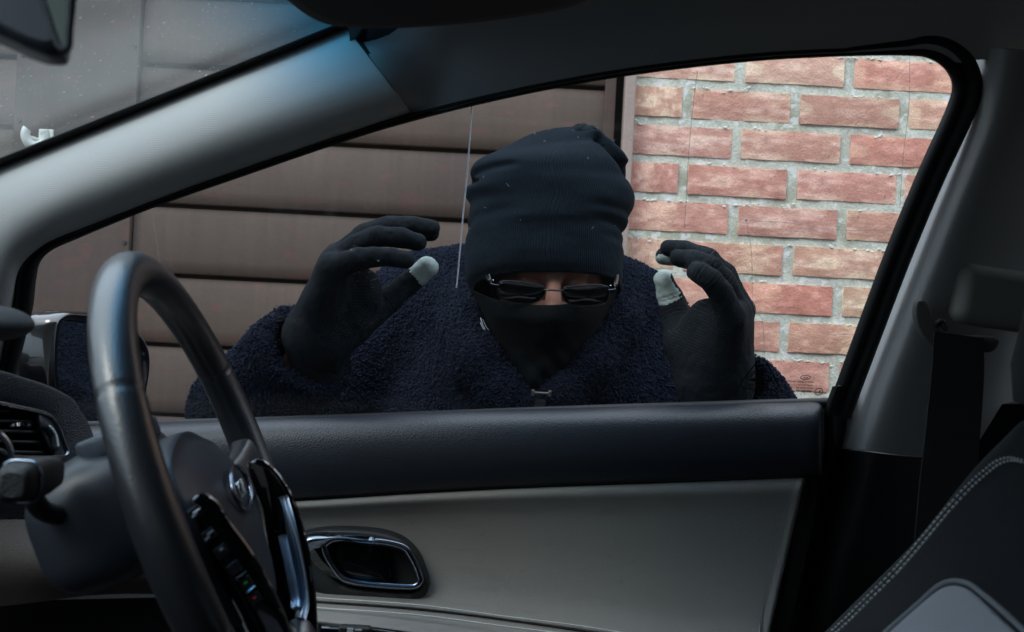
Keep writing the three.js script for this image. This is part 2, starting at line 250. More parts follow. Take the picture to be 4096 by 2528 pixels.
// ---------------------------------------------------------------- brick wall
const WALL = 2.167;
const JX = at(2749, 411, WALL).x, JY = at(3012, 346, WALL).y, BP = 0.2253, BR = 0.079, BL = 0.2035, BH = 0.0605;
const postX = at(2541, 341, WALL).x;
{
  const wall = thing('brick_wall', 'red and buff brick wall with thick grey mortar beside the brown boards', 'wall', [postX + 1.1, 0, -WALL - 0.05]);
  const R = rng(5), HT = 2.5, X1 = postX + 2.35;
  // mortar bed
  const rows = [], nx = 150, ny = 160;
  for (let j = 0; j <= ny; j++) { const r = []; for (let i = 0; i <= nx; i++) { const x = lerp(postX - 0.01, X1, i / nx), y = lerp(0, HT, j / ny); r.push(V(x, y, -WALL - 0.0046 + 0.0014 * noise3(x * 70, y * 70, 0, 3) + 0.0015 * noise3(x * 25, y * 25, 4, 3))); } rows.push(r); }
  const mm = mat('#ffffff', 0.95, { map: T.mortar, bumpMap: T.mortarBump, bumpScale: 0.0016 }); mm.color = lin(1.0, 1.0, 0.98);
  part(wall, 'mortar', solid(rows, 0.1), mm);
  // brick shapes: a box with an uneven, worn front
  const shapes = [0, 1, 2, 3].map((s) => {
    const n = 9, m = 4, q = []; const fr = [];
    for (let j = 0; j <= m; j++) { const r = []; for (let i = 0; i <= n; i++) {
      const e = (i === 0 || i === n || j === 0 || j === m) ? 1 : 0, x = (i / n - 0.5) * BL, y = (j / m - 0.5) * BH;
      r.push(V(x + (e ? 0.0007 * noise3(i * 1.7, j * 2.3, s * 9, 4) : 0), y + (e ? 0.0007 * noise3(i * 1.3, j * 3.1, s * 9 + 3, 5) : 0), (e ? -0.0018 : 0) + 0.0007 * noise3(i * 0.9, j * 1.1, s * 5, 6)));
    } fr.push(r); }
    q.push(gridGeo(fr, { uvs: (i, j) => [i / n, j / m] }));
    const ring = [...fr[0], ...fr.slice(1).map((r) => r[n]), ...fr[m].slice(0, n).reverse(), ...fr.slice(1, m).map((r) => r[0]).reverse()];
    q.push(gridGeo([ring, ring.map((p) => V(p.x * 1.004, p.y * 1.01, -0.06))], { closedU: true, flip: true, uvs: (i, j) => [0.02 + 0.9 * (i / ring.length), j * 0.1] }));
    return mergeGeometries(q);
  });
  const C = { // fired colours of the bricks one can see, course by course from the window's top edge down
    0: ['#c9a08c', '#d0ad98', '#c0745e'], 1: ['#c39a7c', '#ad7660', '#a8765f', '#c08f76'], 2: ['#b07c6c', '#b37d68', '#bb6b55'], 3: ['#ba7767', '#b06853', '#b87768', '#bb7865'],
    4: ['#bb7d68', '#a76a58', '#a9745a'], 5: ['#bd977e', '#b0785a', '#b98f70'], 6: ['#b16854', '#bd6147', '#bba17d'], 7: ['#ad795c', '#ac6c54', '#b3805f'], 8: ['#bb876f', '#ad6756', '#b67c62'], 9: ['#b9896c', '#b87257', '#b58a68'],
  };
  const pool = Object.values(C).flat(), mats = new Map();
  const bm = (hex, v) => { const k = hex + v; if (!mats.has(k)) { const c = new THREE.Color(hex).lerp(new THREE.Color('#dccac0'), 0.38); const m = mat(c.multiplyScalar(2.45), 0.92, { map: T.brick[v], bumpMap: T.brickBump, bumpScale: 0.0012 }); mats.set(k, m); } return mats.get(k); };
  let n = 0;
  for (let k = -9; k <= 21; k++) {
    const yc = JY - (k - 0.5) * BR, off = (k & 1) ? 0 : 0.107; if (yc - BH / 2 < 0.01 || yc + BH / 2 > HT) continue;
    for (let m = -1; m < 10; m++) {
      let x0 = JX + off + m * BP + (BP - BL) / 2 + (R() - 0.5) * 0.003, x1 = x0 + BL; if (x1 < postX + 0.03 || x0 > X1 - 0.1) continue;
      x0 = Math.max(x0, postX + 0.002); const hex = C[k]?.[m + 1] ?? pool[Math.floor(R() * pool.length)];
      const o = new THREE.Mesh(shapes[n % 4], bm(hex, (n * 5 + k + 30) % 7)); o.name = n ? `brick_${String(n).padStart(3, '0')}` : 'brick';
      o.position.set((x0 + x1) / 2 - wall.position.x, yc + (R() - 0.5) * 0.003, -WALL + (R() - 0.5) * 0.003 - wall.position.z);
      o.rotation.set((R() - 0.5) * 0.02, (R() - 0.5) * 0.012, (R() - 0.5) * 0.008); o.scale.x = (x1 - x0) / BL; if (R() < 0.5) o.scale.x *= -1, o.scale.y *= -1;
      o.castShadow = o.receiveShadow = true; wall.add(o); n++;
    }
  }
  // pale crumbs of lime mortar smeared along the top edges of the courses
  const fl = [], blob = new THREE.IcosahedronGeometry(1, 1);
  for (let i = 0; i < 620; i++) { const k = Math.floor(R() * 13) - 2, x = lerp(postX, postX + 0.75, R()), y = JY - (k - 1) * BR - BR + 0.0105 + (R() - 0.5) * 0.006 * (R() < 0.8 ? 1 : 3); if (noise3(x * 18, k * 3.7, 1, 8) < 0.05) continue; const g = blob.clone(); g.scale(0.0016 + R() * 0.0035, 0.001 + R() * 0.0018, 0.0014); g.rotateZ(R() - 0.5); g.translate(x, y + BR - 0.018, -WALL - 0.0012); fl.push(g); }
  part(wall, 'mortar_crumbs', join(fl), mat('#d3d1c8', 0.95), { kind: 'stuff' });
}

// ---------------------------------------------------------------- brown boards
{
  const xs = at(555, 300, WALL).x, xe = at(2464, 420, WALL).x, xl = at(58, 330, WALL).x, Y2 = at(1000, 832, WALL).y, P = 0.1452, z0 = -WALL - 0.012;
  const wall = thing('boarded_wall', 'brown painted wall of wide horizontal boards with dark open joints', 'wall', [(xs + xe) / 2, 0, z0]);
  const R = rng(77), bms = ['#5b4a3f', '#58483e', '#5d4c40'].map((c) => mat(new THREE.Color(c).multiplyScalar(1.08), 0.7, { map: T.board, bumpMap: T.boardBump, bumpScale: 0.0004 }));
  const boardGeo = (x0, x1, y0, y1, u0) => { // face, bevelled upper edge, small lower return
    const prof = [[y0, -0.02], [y0, -0.003], [y0 + 0.003, 0], [y0 + 0.03, 0.0012], [y1 - 0.02, 0], [y1 - 0.001, -0.009], [y1, -0.024]], n = 14, rows = prof.map(([y, z]) => Array.from({ length: n + 1 }, (_, i) => { const x = lerp(x0, x1, i / n); return V(x, y + 0.0006 * noise3(x * 3, y * 9, 1, 2), z0 + z + 0.0012 * noise3(x * 2.2, y * 5, 3, 9)); }));
    const gs = []; for (let j = 0; j < rows.length - 1; j++) { const a = rows[j], b = rows[j + 1]; gs.push(gridGeo([a, b], { uvs: (i, q) => [a[i].x + u0, (q ? b : a)[i].y - u0 * 0.37] })); }
    return toCreasedNormals(mergeGeometries(gs), 0.9);
  };
  let n = 0;
  for (let k = -8; k <= 12; k++) {
    const top = Y2 + (2 - k) * P - 0.005, bot = top - P + 0.0072; if (bot < 0.02 || top > 2.45) continue;
    for (const [a, b] of [[xs + 0.001, xe], [-3.2, xl - 0.002]]) part(wall, n++ ? `board_${String(n - 1).padStart(3, '0')}` : 'board', boardGeo(a, b, bot, top, R() * 5), bms[n % 3]);
  }
  part(wall, 'backing', box(xe + 3.2 + 0.03, 2.4, 0.04, (xe - 3.2) / 2, 1.22, z0 - 0.045, 0.002), mat('#3b3026', 0.95));
  // upright cover panel between two runs of boards, screwed down both edges
  part(wall, 'cover_panel', box(xs - xl - 0.004, 2.4, 0.018, (xs + xl) / 2, 1.22, z0 + 0.004, 0.002), bms[1]);
  const sm = mat('#3c3838', 0.5, { metalness: 0.6 });
  for (let i = 0; i < 18; i++) for (const x of [xs - 0.012, xl + 0.014]) { const g = new THREE.CylinderGeometry(0.0045, 0.005, 0.003, 10); g.rotateX(Math.PI / 2); g.translate(x, 0.2 + i * 0.135 + (x > -0.9 ? 0.03 : 0), z0 + 0.0145); part(wall, 'screw', g, sm); }
  // end of the boards beside the bricks: flat trim, open joint, pale edge strip
  part(wall, 'end_trim', box(0.022, 2.4, 0.022, at(2444, 380, WALL).x - 0.001, 1.22, z0 + 0.006, 0.002), bms[0]);
  part(wall, 'edge_strip', box(at(2541, 341, WALL).x - at(2499, 341, WALL).x, 2.45, 0.05, at(2519, 341, WALL).x, 1.225, -WALL + 0.002, 0.003), mat('#9a8a82', 0.75, { bumpMap: T.boardBump, bumpScale: 0.001 }));
  part(wall, 'joint_back', box(0.03, 2.4, 0.02, at(2484, 341, WALL).x, 1.22, -WALL - 0.04, 0.002), mat('#17110d', 0.9));
}
{ // white plastic hook screwed to the boards, seen through the windscreen
  const c = at(150, 545, 2.12), t = thing('wall_hook', 'white plastic hook screwed to the brown boarded wall', 'hook', [c.x, c.y - 0.02, -2.155]);
  const wm = mat('#d9dad2', 0.35);
  const g = new THREE.TorusGeometry(0.018, 0.0085, 12, 24, Math.PI * 1.35); g.rotateZ(Math.PI * 0.82); g.rotateY(0.5); g.scale(1, 1.15, 1.2); g.translate(c.x, c.y, c.z + 0.01);
  part(t, 'hook_arm', g, wm);
  part(t, 'back_plate', box(0.03, 0.05, 0.006, c.x, c.y - 0.004, -2.158, 0.002), wm);
  part(t, 'stem', tube([V(c.x - 0.014, c.y - 0.005, -2.157), V(c.x - 0.016, c.y - 0.006, c.z + 0.004)], 0.007, 6, 8), wm);
}

// ---------------------------------------------------------------- the car, seen from its passenger seat
const car = thing('car', 'dark car cabin with black steering wheel and pale grey pillars around the side window', 'car', [0, 0, -0.4]);
const X1 = V(1, 0, 0), Y1 = V(0, 1, 0), Z1 = V(0, 0, 1);

// side window outline (pixels of the photograph, followed to the window plane), clockwise from the lower front corner
const winPx = [[40, 1640], [60, 1494], [95, 1350], [122, 1238], [136, 1120], [152, 1054], [207, 1000], [320, 948], [493, 876], [658, 812], [980, 700], [1300, 590], [1500, 525], [1700, 469], [1896, 420], [2189, 357], [2531, 298], [3020, 242], [3400, 222], [3617, 220], [3695, 227], [3763, 259], [3803, 303], [3817, 352], [3800, 420], [3675, 700], [3552, 1000], [3440, 1300], [3327, 1608], [3312, 1650]];
const winIn = winPx.map(([x, y]) => W(x, y));
const wUp = V(0, 0.369, 0.16).normalize();
const to2 = (p) => { const d = p.clone().sub(WP); return [d.x, d.dot(wUp)]; }, from2 = (x, y, n = 0) => WP.clone().addScaledVector(X1, x).addScaledVector(wUp, y).addScaledVector(WN, n);
function offset2(pts, dist) { // push an open outline outwards in the window plane
  const q = pts.map(to2); return q.map(([x, y], i) => { const a = q[Math.max(0, i - 1)], b = q[Math.min(q.length - 1, i + 1)], dx = b[0] - a[0], dy = b[1] - a[1], l = Math.hypot(dx, dy), w = dist(i, x, y); return [x - dy / l * w, y + dx / l * w]; });
}
const smoothWin = curve(winIn, 150), winQ = smoothWin.map(to2);
const sealW = (i, x, y) => { // how wide the rubber is: thin along the roof, wide at the rear edge
  const t = i / 149; return t < 0.24 ? lerp(0.0165, 0.011, sstep(0.14, 0.24, t)) : t < 0.62 ? 0.0075 : lerp(0.0075, 0.024, sstep(0.6, 0.72, t));
};

const door = subgroup(car, 'door', [0.1, 0.4, -1.2]);
{ // glass
  const o = offset2(smoothWin, () => 0.01), pts = [...o, [o[149][0], -0.12], [o[0][0], -0.12]];
  const g = new THREE.ShapeGeometry(new THREE.Shape(pts.map(([x, y]) => new THREE.Vector2(x, y)))); g.applyMatrix4(new THREE.Matrix4().makeBasis(X1, wUp, WN).setPosition(WP));
  part(door, 'window_glass', g, M.sideGlass);
}
{ // rubber seal round the glass: two lips with a groove between
  const rows = [[0, -0.006], [-0.0005, 0.004], [0.25, 0.007], [0.42, 0.0035], [0.5, 0.002], [0.58, 0.004], [0.8, 0.0095], [1.06, 0.005], [1.12, -0.006]].map(([k, n]) => offset2(smoothWin, (i, x, y) => sealW(i, x, y) * k).map(([x, y]) => from2(x, y, n)));
  part(door, 'window_seal', solid(rows, 0.003), M.rubber);
}
// door trim: T is its upper edge, S the seam below the dark upper part, G the stitched groove
const poly = (pts) => (x) => { let i = 0; while (i < pts.length - 2 && x > pts[i + 1][0]) i++; const [a, b] = [pts[i], pts[i + 1]]; return lerp(a[1], b[1], (x - a[0]) / (b[0] - a[0])); };
const Ty = poly([[0, 1722], [1048, 1672], [1900, 1640], [2400, 1628], [3300, 1603], [3420, 1600]]), Sy = poly([[0, 2065], [1173, 1999], [1900, 1953], [3210, 1905], [3420, 1897]]), Gy = poly([[0, 2330], [1271, 2409], [1671, 2437], [2357, 2526], [3071, 2650], [3300, 2690]]);
const DW = 1.18;
const xsD = [150, 500, 900, 1300, 1700, 2100, 2500, 2850, 3150, 3260];
{
  const row = (dy, d) => xsD.map((x) => at(x, Ty(x) + dy, d)), sr = (dy, d) => xsD.map((x) => at(x, Sy(x) + dy, d));
  const rows = [row(10, DW + 0.012), row(0, DW - 0.001), row(6, DW - 0.018), row(30, DW - 0.032), row(66, DW - 0.041), row(120, DW - 0.046), row(210, DW - 0.047), sr(-40, DW - 0.043), sr(-6, DW - 0.036), sr(2, DW - 0.026)];
  // the rear end turns round a soft corner towards the pillar
  rows.forEach((r, j) => { const l = r[r.length - 1]; r.push(l.clone().add(V(0.0075, j < 3 ? -0.001 : 0, -0.004)), l.clone().add(V(0.0125, j < 3 ? -0.004 : 0, -0.015)), l.clone().add(V(0.014, j < 3 ? -0.007 : 0, -0.035))); });
  part(door, 'upper_trim', patch(rows, 90, 44, 0.004), M.softBlack);
}
{
  const xi = (f) => [150, 500, 900, 1300, 1700, 2100, 2500, 2800, 3050].map((x) => f(x)), rx = (y) => 3213 - (y - 1905) * 0.228;   // slanting rear edge
  const row = (k, d) => { const r = xi((x) => at(x, lerp(Sy(x) + 7, Gy(x), k), d)); const yE = lerp(Sy(3200) + 7, Gy(3150), k), xE = rx(yE); r.push(at(xE - 30, yE, d), at(xE, yE, d - 0.001), at(xE + 6, yE, d + 0.006), at(xE + 9, yE, d + 0.02)); return r; };
  const rows = [row(0, DW - 0.022), row(0.004, DW - 0.034), row(0.02, DW - 0.0405), row(0.06, DW - 0.0425), row(0.12, DW - 0.038), row(0.2, DW - 0.033), row(0.4, DW - 0.03), row(0.62, DW - 0.034), row(0.82, DW - 0.045), row(0.93, DW - 0.06), row(0.985, DW - 0.071), row(1, DW - 0.069)];
  part(door, 'insert_panel', patch(rows, 80, 56, 0.004), M.greyVinyl);
  const xa = [150, 700, 1289, 1729, 2200, 2700, 3000], arm = (k, d, dy = 0) => xa.map((x) => at(x, Gy(x) + 3 + k * (30 + (x > 1200 ? (x - 1200) * 0.035 : 0)) + dy, d));
  part(door, 'armrest', patch([arm(0, DW - 0.068), arm(0.1, DW - 0.074), arm(1, DW - 0.098), arm(1.9, DW - 0.116), arm(2.3, DW - 0.12), arm(3.6, DW - 0.112), arm(9, DW - 0.1)], 60, 30, 0.004), M.greyVinyl);
  // stitching either side of the groove
  const st = (dy, d) => { const gs = []; const c = curve([1000, 1271, 1671, 2000, 2357, 2700].map((x) => at(x, Gy(x) + dy, d)), 400); let acc = 0, on = 0; for (let i = 1; i < 400; i++) { acc += c[i].distanceTo(c[i - 1]); if (acc > 0.0048) { gs.push(tube([c[i - 1].clone().add(V(0, 0, 0.0006)), c[i].clone().lerp(c[Math.min(399, i + 2)], 0.5).add(V(0, 0, 0.0009)), c[Math.min(399, i + 3)].clone().add(V(0, 0, 0.0006))], 0.0008, 3, 5)); acc = 0; on++; } } return gs; };
  part(door, 'stitching', join([...st(-17, DW - 0.0725), ...st(23, DW - 0.094)]), M.thread, { kind: 'stuff' });
  // door body behind the trim, black reveal at its rear edge, outer skin
  part(door, 'inner_frame', patch([[at(3180, 1610, DW + 0.01), at(3150, 2050, DW), at(3030, 2560, DW - 0.01), at(2900, 3100, DW - 0.02)], [at(3280, 1612, DW - 0.002), at(3235, 2050, DW - 0.01), at(3110, 2560, DW - 0.02), at(2980, 3100, DW - 0.02)], [at(3330, 1615, DW + 0.02), at(3262, 2050, DW + 0.01), at(3150, 2560, DW), at(3030, 3100, DW)]], 30, 14, 0.01), M.deepBlack);
  const sk = (y, z) => [-1.2, -0.6, 0, 0.5].map((x) => V(x, y + (y > 0.9 ? x * 0.08 : 0), z));
  part(door, 'outer_skin', patch([sk(1.055, -1.205), sk(1.035, -1.245), sk(0.85, -1.29), sk(0.6, -1.3), sk(0.35, -1.27)], 20, 20, 0.02), M.paint);
  part(door, 'sill_strip', tube([W(80, 1712, -0.004), W(1000, 1690, -0.004), W(2400, 1640, -0.004), W(3310, 1612, -0.004)], 0.006, 40, 8), M.rubber);
  // switches on the armrest
  const sp = [[1290, 2500], [1500, 2507], [1700, 2535], [1760, 2600], [1500, 2660], [1250, 2620]].map(([x, y]) => at(x, y, 1.056));
  part(door, 'switch_panel', plate(sp, sp[0], X1, Y1, Z1, 0.006, 0.002), M.gloss);
  const sw = at(1420, 2530, 1.045); part(door, 'window_switch', box(0.032, 0.014, 0.012, sw.x, sw.y, sw.z, 0.003), M.blackPlastic);
  const ic = [[0, 0, 0.006, 0.006], [0.008, 0.0015, 0.007, 0.0014], [0.008, -0.0015, 0.007, 0.0014]].map(([x, y, w, h]) => box(w, h, 0.0008, sw.x - 0.004 + x, sw.y + 0.003 + y, sw.z + 0.0064, 0.0003)); part(door, 'switch_symbol', join(ic), mat('#c8ccd0', 0.6));
}
{ // inner door handle: black surround, bright bezel ring, dark pocket and lever
  const q = (u, v) => [700 + u / 1.629, 1600 + v / 1.629], zH = DW - 0.046, A = (pts, d) => pts.map(([u, v]) => at(...q(u, v), d)), cl = (pts, d, n = 80) => curve(A(pts, d), n, true);
  const out = [[700, 960], [760, 890], [850, 848], [1000, 822], [1250, 825], [1400, 850], [1500, 892], [1580, 970], [1635, 1080], [1664, 1170], [1650, 1225], [1610, 1255], [1560, 1268], [1200, 1268], [1000, 1235], [880, 1180], [780, 1090]];
  const lip = [[975, 950], [1010, 918], [1080, 900], [1250, 912], [1430, 938], [1500, 965], [1545, 1030], [1590, 1130], [1598, 1180], [1570, 1210], [1510, 1216], [1160, 1185], [1090, 1160], [1030, 1085], [985, 1005]];
  const O = at(...q(1250, 1040), zH);
  part(door, 'handle_surround', plate(cl(out, zH + 0.014), at(...q(1250, 1040), zH + 0.014), X1, Y1, Z1, 0.022, 0.004, [cl(lip, zH + 0.014).reverse()]), M.blackPlastic);
  const rl = curve(A(lip, zH - 0.014), 90, true); part(door, 'handle_bezel', tube(rl, 0.0036, 160, 10, true), M.darkChrome);
  // the bright lever sweeping back from the bezel
  const lv = [[[800, 905], [870, 868], [1000, 862], [1090, 880], [1200, 893], [1330, 908]], [[820, 940], [885, 912], [960, 905], [1060, 893], [1180, 904], [1320, 918]], [[860, 1010], [900, 975], [945, 960], [985, 935], [1060, 910], [1200, 914]]].map((r, j) => A(r, zH - [0.012, 0.021, 0.015][j]));
  part(door, 'door_handle', patch(lv, 40, 16, 0.004), M.darkChrome);
  const lb = [[[840, 930], [900, 1060], [1000, 1140], [1130, 1190]], [[900, 960], [960, 1050], [1040, 1120], [1140, 1178]]].map((r, j) => A(r, zH - [0.012, 0.016][j])); part(door, 'handle_flange', patch(lb, 30, 8, 0.003), M.gloss);
  const cup = [1, 0.97, 0.9, 0.6].map((k, j) => { const c = at(...q(1290, 1060), zH); return curve(A(lip, zH), 60, true).map((p) => c.clone().lerp(p, k).add(V(0, 0, [0.01, 0.004, 0.001, 0.0005][j]))); });
  part(door, 'handle_pocket', ringsGeo(cup, false, true), M.deepBlack);
  const lev = A([[1090, 905], [1370, 940], [1395, 1060], [1405, 1180], [1200, 1175], [1060, 1080]], zH - 0.0045); part(door, 'handle_lever', plate(curve(lev, 40, true), lev[0], X1, Y1, Z1, 0.004, 0.0015), M.gloss);
}

// front pillar trim
{
  const R = [[-900, 1012], [-650, 918], [-400, 824], [-200, 746], [0, 668], [300, 547], [600, 426], [900, 305], [1150, 205], [1382, 106]], Q = [[-60, 1760], [-25, 1600], [20, 1380], [52, 1225], [80, 1080], [160, 994], [430, 878], [800, 738], [1250, 583], [1644, 452]];
  const rows = [0, 0.06, 0.18, 0.36, 0.56, 0.76, 0.92, 1].map((k, j) => R.map((r, i) => { const q = Q[i], n = [-0.03, -0.012, 0.012, 0.032, 0.043, 0.042, 0.026, 0.003][j]; return W(lerp(r[0], q[0], k), lerp(r[1], q[1], k), n); }));
  part(car, 'front_pillar_trim', patch(rows, 110, 44, 0.004), M.cloth, { label: 'pale grey woven front pillar trim' });
}
// windscreen: its plane runs along the pillar's upper edge and across the car
const wsA = W(0, 650, -0.028), wsB = W(1300, 130, -0.028), wsDir = wsB.clone().sub(wsA).normalize(), wsAcross = V(-0.06, 0.0, 1).normalize();
const wsN = wsDir.clone().cross(wsAcross).normalize(); if (wsN.y < 0) wsN.negate();
const wsP = (px, py, n = 0) => onPlane(px, py, wsA.clone().addScaledVector(wsN, n), wsN);
const windscreen = subgroup(car, 'windscreen', [-0.6, 1.2, -0.4]);
{
  const top = wsB.clone().addScaledVector(wsDir, 0.05), L = 1.25, n = 24, rows = [];
  for (let j = 0; j <= n; j++) { const r = []; for (let i = 0; i <= 16; i++) { const s = (i / 16 - 0.5) * 2; r.push(top.clone().addScaledVector(wsDir, -L * j / n - 0.0 * s).addScaledVector(wsAcross, (i / 16) * 1.36 - 0.03)); } rows.push(r); }
  T.shade = tex(8, 512, (u, v) => { const k = 1 - sstep(0.035, 0.175, v * L); return [lerp(0.8, 0.06, k), lerp(0.86, 0.33, k), lerp(0.86, 0.56, k)]; }, false, 1);  // blue shade band dyed into the top of the glass
  T.shade.wrapS = T.shade.wrapT = THREE.ClampToEdgeWrapping;
  const gm = new THREE.MeshPhysicalMaterial({ color: 0xffffff, map: T.shade, roughness: 1, roughnessMap: T.dust, transmission: 1, thickness: 0, ior: 1.5, side: THREE.DoubleSide });
  const g = gridGeo(rows, { uvs: (i, j) => [i / 16, j / n] });
  const m2 = T.dust.clone(); m2.repeat.set(4, 4); m2.needsUpdate = true; gm.roughnessMap = m2;
  part(windscreen, 'windscreen_glass', g, gm);
  const a = [[-900, 985], [0, 630], [500, 430], [900, 272], [1249, 131], [1420, 62]], b = [[-900, 1018], [0, 667], [500, 464], [900, 303], [1345, 124], [1440, 85]];
  const mid = (k, w) => a.map((p, i) => wsP(lerp(p[0], b[i][0], k), lerp(p[1], b[i][1], k), w));
  part(windscreen, 'windscreen_seal', patch([mid(0, -0.001), mid(0.1, -0.004), mid(0.6, -0.005), mid(1, -0.004), mid(1.12, 0.001)], 60, 12, 0.002), M.rubber);
}
// roof lining with the rail over the side window
{
  const seam = [[1648, 453], [1556, 331], [1477, 226], [1386, 106]].map(([x, y], i) => W(x + 3, y, [0.001, 0.041, 0.03, -0.03][i]));
  part(car, 'trim_joint', tube([[1660, 462], [1648, 447], [1556, 331], [1477, 226], [1386, 106], [1370, 86]].map(([x, y], i) => W(x, y, [-0.004, -0.003, 0.036, 0.025, -0.036, -0.04][i])), 0.0035, 30, 8), M.deepBlack);
  const top = (px, py, n) => W(px, py, n), ex = [1750, 1896, 2189, 2531, 3020, 3500, 3720, 3830];
  const eY = [445, 408, 345, 287, 231, 208, 214, 250];
  const r0 = [seam[0], ...ex.map((x, i) => top(x, eY[i], 0.004)), W(3960, 240, 0.006), V(0.62, EYE + 0.21, -1.03), V(1.3, EYE + 0.16, -1.03)];
  const lift = (dy, n, s) => [s, ...ex.map((x, i) => top(x, eY[i], 0).addScaledVector(Y1, dy).add(V(0, 0, n))), W(3960, 240, 0).add(V(0, dy, n)), V(0.62, EYE + 0.21 + dy, -1.03 + n), V(1.3, EYE + 0.16 + dy, -1.03 + n)];
  const across = (z, y) => { const r = r0.length; return Array.from({ length: r }, (_, i) => { const t = i / (r - 1), x = lerp(wsB.x + 0.015 + 0.02 * gau(z + 0.4, 0.3), 1.3, Math.pow(t, 1.1)); return V(x, EYE + lerp(0.272, y, sstep(0, 0.25, t)) - 0.12 * sstep(0.7, 1, t), z); }); };
  const rows = [r0, lift(0.02, 0.016, seam[1]), lift(0.05, 0.035, seam[2]), lift(0.082, 0.075, seam[3].clone().add(V(0.004, 0.004, 0))), across(-0.8, 0.36), across(-0.4, 0.385), across(0, 0.36), across(0.22, 0.25)];
  part(car, 'roof_lining', solid(patchRows(rows, 80, 60), 0.012, V(0.2, EYE, -0.4)), M.cloth);
}
{ // sun visor folded up against the lining
  const q = [V(-0.185, EYE + 0.228, -0.8), V(-0.16, EYE + 0.2235, -0.845), V(-0.1, EYE + 0.228, -0.858), V(0.0, EYE + 0.243, -0.858), V(0.045, EYE + 0.252, -0.845), V(0.055, EYE + 0.256, -0.8), V(0.04, EYE + 0.262, -0.5), V(0.01, EYE + 0.262, -0.46), V(-0.15, EYE + 0.24, -0.46), V(-0.18, EYE + 0.235, -0.5)];
  const o = curve(q, 80, true), c = q.reduce((a, p) => a.add(p), V(0, 0, 0)).divideScalar(q.length);
  const ring = (k, y) => o.map((p) => c.clone().lerp(p, k).add(V(0, y, 0)));
  const vis = subgroup(car, 'sun_visor', [c.x, c.y, c.z]);
  part(vis, 'visor_pad', ringsGeo([ring(0.9, 0.0), ring(0.97, 0.001), ring(1, 0.006), ring(1, 0.014), ring(0.97, 0.019), ring(0.9, 0.02)]), M.visor);
  const p = at(1510, 20, 0.83); part(vis, 'visor_clip', tube([p, p.clone().add(V(0.012, 0.006, -0.01)), p.clone().add(V(0.03, 0.012, -0.012))], 0.009, 10, 10), mat('#8c7f78', 0.6));
}
// rear door pillar
{
  const L = [[3905, 190], [3888, 290], [3870, 390], [3851, 478], [3700, 862], [3567, 1200], [3450, 1505], [3343, 1793]];
  const rows = [[0, -0.034], [20, -0.018], [48, 0.004], [82, 0.023], [118, 0.032], [165, 0.033], [290, 0.02], [470, -0.008], [700, -0.055], [1200, -0.16]].map(([dx, n]) => L.map(([x, y], i) => { const t = i / 7; const yb = y + (i === 7 ? sstep(0, 350, dx) * 33 : 0); return W(x + dx, yb + (1 - t) * dx * 0.05, n - 0.003); }));
  part(car, 'rear_pillar_trim', patch(rows, 60, 60, 0.004), M.cloth, { label: 'pale grey woven trim on the pillar behind the side window' });
  const Lb = [[3341, 1797], [3300, 1990], [3240, 2200], [3150, 2540], [3050, 2900]];
  const rb = [[0, -0.03], [25, -0.016], [62, 0.005], [150, 0.03], [320, 0.018], [700, -0.055], [1200, -0.16]].map(([dx, n]) => Lb.map(([x, y], i) => W(x + dx, y + (i === 0 ? sstep(0, 350, dx) * 33 : 0), n - 0.006 + i * 0.003)));
  part(car, 'lower_pillar_trim', patch(rb, 40, 44, 0.004), M.blackPlastic);
  const se = (dx, n) => [[3352, 1545], [3322, 1640], [3318, 1800], [3262, 2020], [3180, 2330], [3085, 2650]].map(([x, y]) => W(x + dx, y, n)); part(car, 'door_seal', patch([se(-22, 0), se(-6, 0.012), se(12, 0.012), se(26, -0.002), se(60, -0.03), se(95, -0.055)], 30, 18, 0.003), M.rubber);
}
{ // seat belt: moulded recess, height adjuster cover, guide ring, webbing
  const belt = subgroup(car, 'seat_belt', [0.45, 1.1, -1.0]);
  const c = at(3925, 1190, 1.075);
  const g = new RoundedBoxGeometry(0.085, 0.062, 0.034, 5, 0.014); g.rotateZ(-0.1); g.translate(c.x + 0.014, c.y, c.z); part(belt, 'adjuster_cover', g, mat('#6d6b65', 0.7));
  const c2 = at(3945, 1120, 1.082); const g2 = new RoundedBoxGeometry(0.075, 0.022, 0.03, 5, 0.01); g2.rotateZ(-0.1); g2.translate(c2.x + 0.012, c2.y, c2.z); part(belt, 'adjuster_button', g2, mat('#62605a', 0.75));
  const gp = [[3660, 1205], [3650, 1255], [3672, 1330], [3735, 1392], [3850, 1400], [3960, 1405], [3985, 1360], [3960, 1345], [3850, 1340], [3760, 1330], [3725, 1280], [3690, 1205]].map(([x, y]) => at(x, y, 1.058)); part(belt, 'guide_ring', plate(curve(gp, 60, true), gp[0], X1, Y1, Z1, 0.006, 0.002), mat('#4e4c47', 0.6));
  const hk = at(3745, 1298, 1.05); part(belt, 'ring_screw', tube([hk, hk.clone().add(V(0.006, 0.003, 0)), hk.clone().add(V(0.009, -0.003, 0))], 0.0035, 8, 8), M.blackPlastic);
  const bl = [[3738, 1325], [3728, 1480], [3706, 1700], [3682, 1919], [3660, 2160], [3620, 2600]], br = [[3935, 1352], [3938, 1480], [3925, 1700], [3905, 1919], [3882, 2160], [3850, 2600]];
  part(belt, 'webbing', patch([0, 0.5, 1].map((k) => bl.map((p, i) => at(lerp(p[0], br[i][0], k), lerp(p[1], br[i][1], k), 1.04 + 0.005 * i))), 60, 8, 0.0016), M.webbing);
}
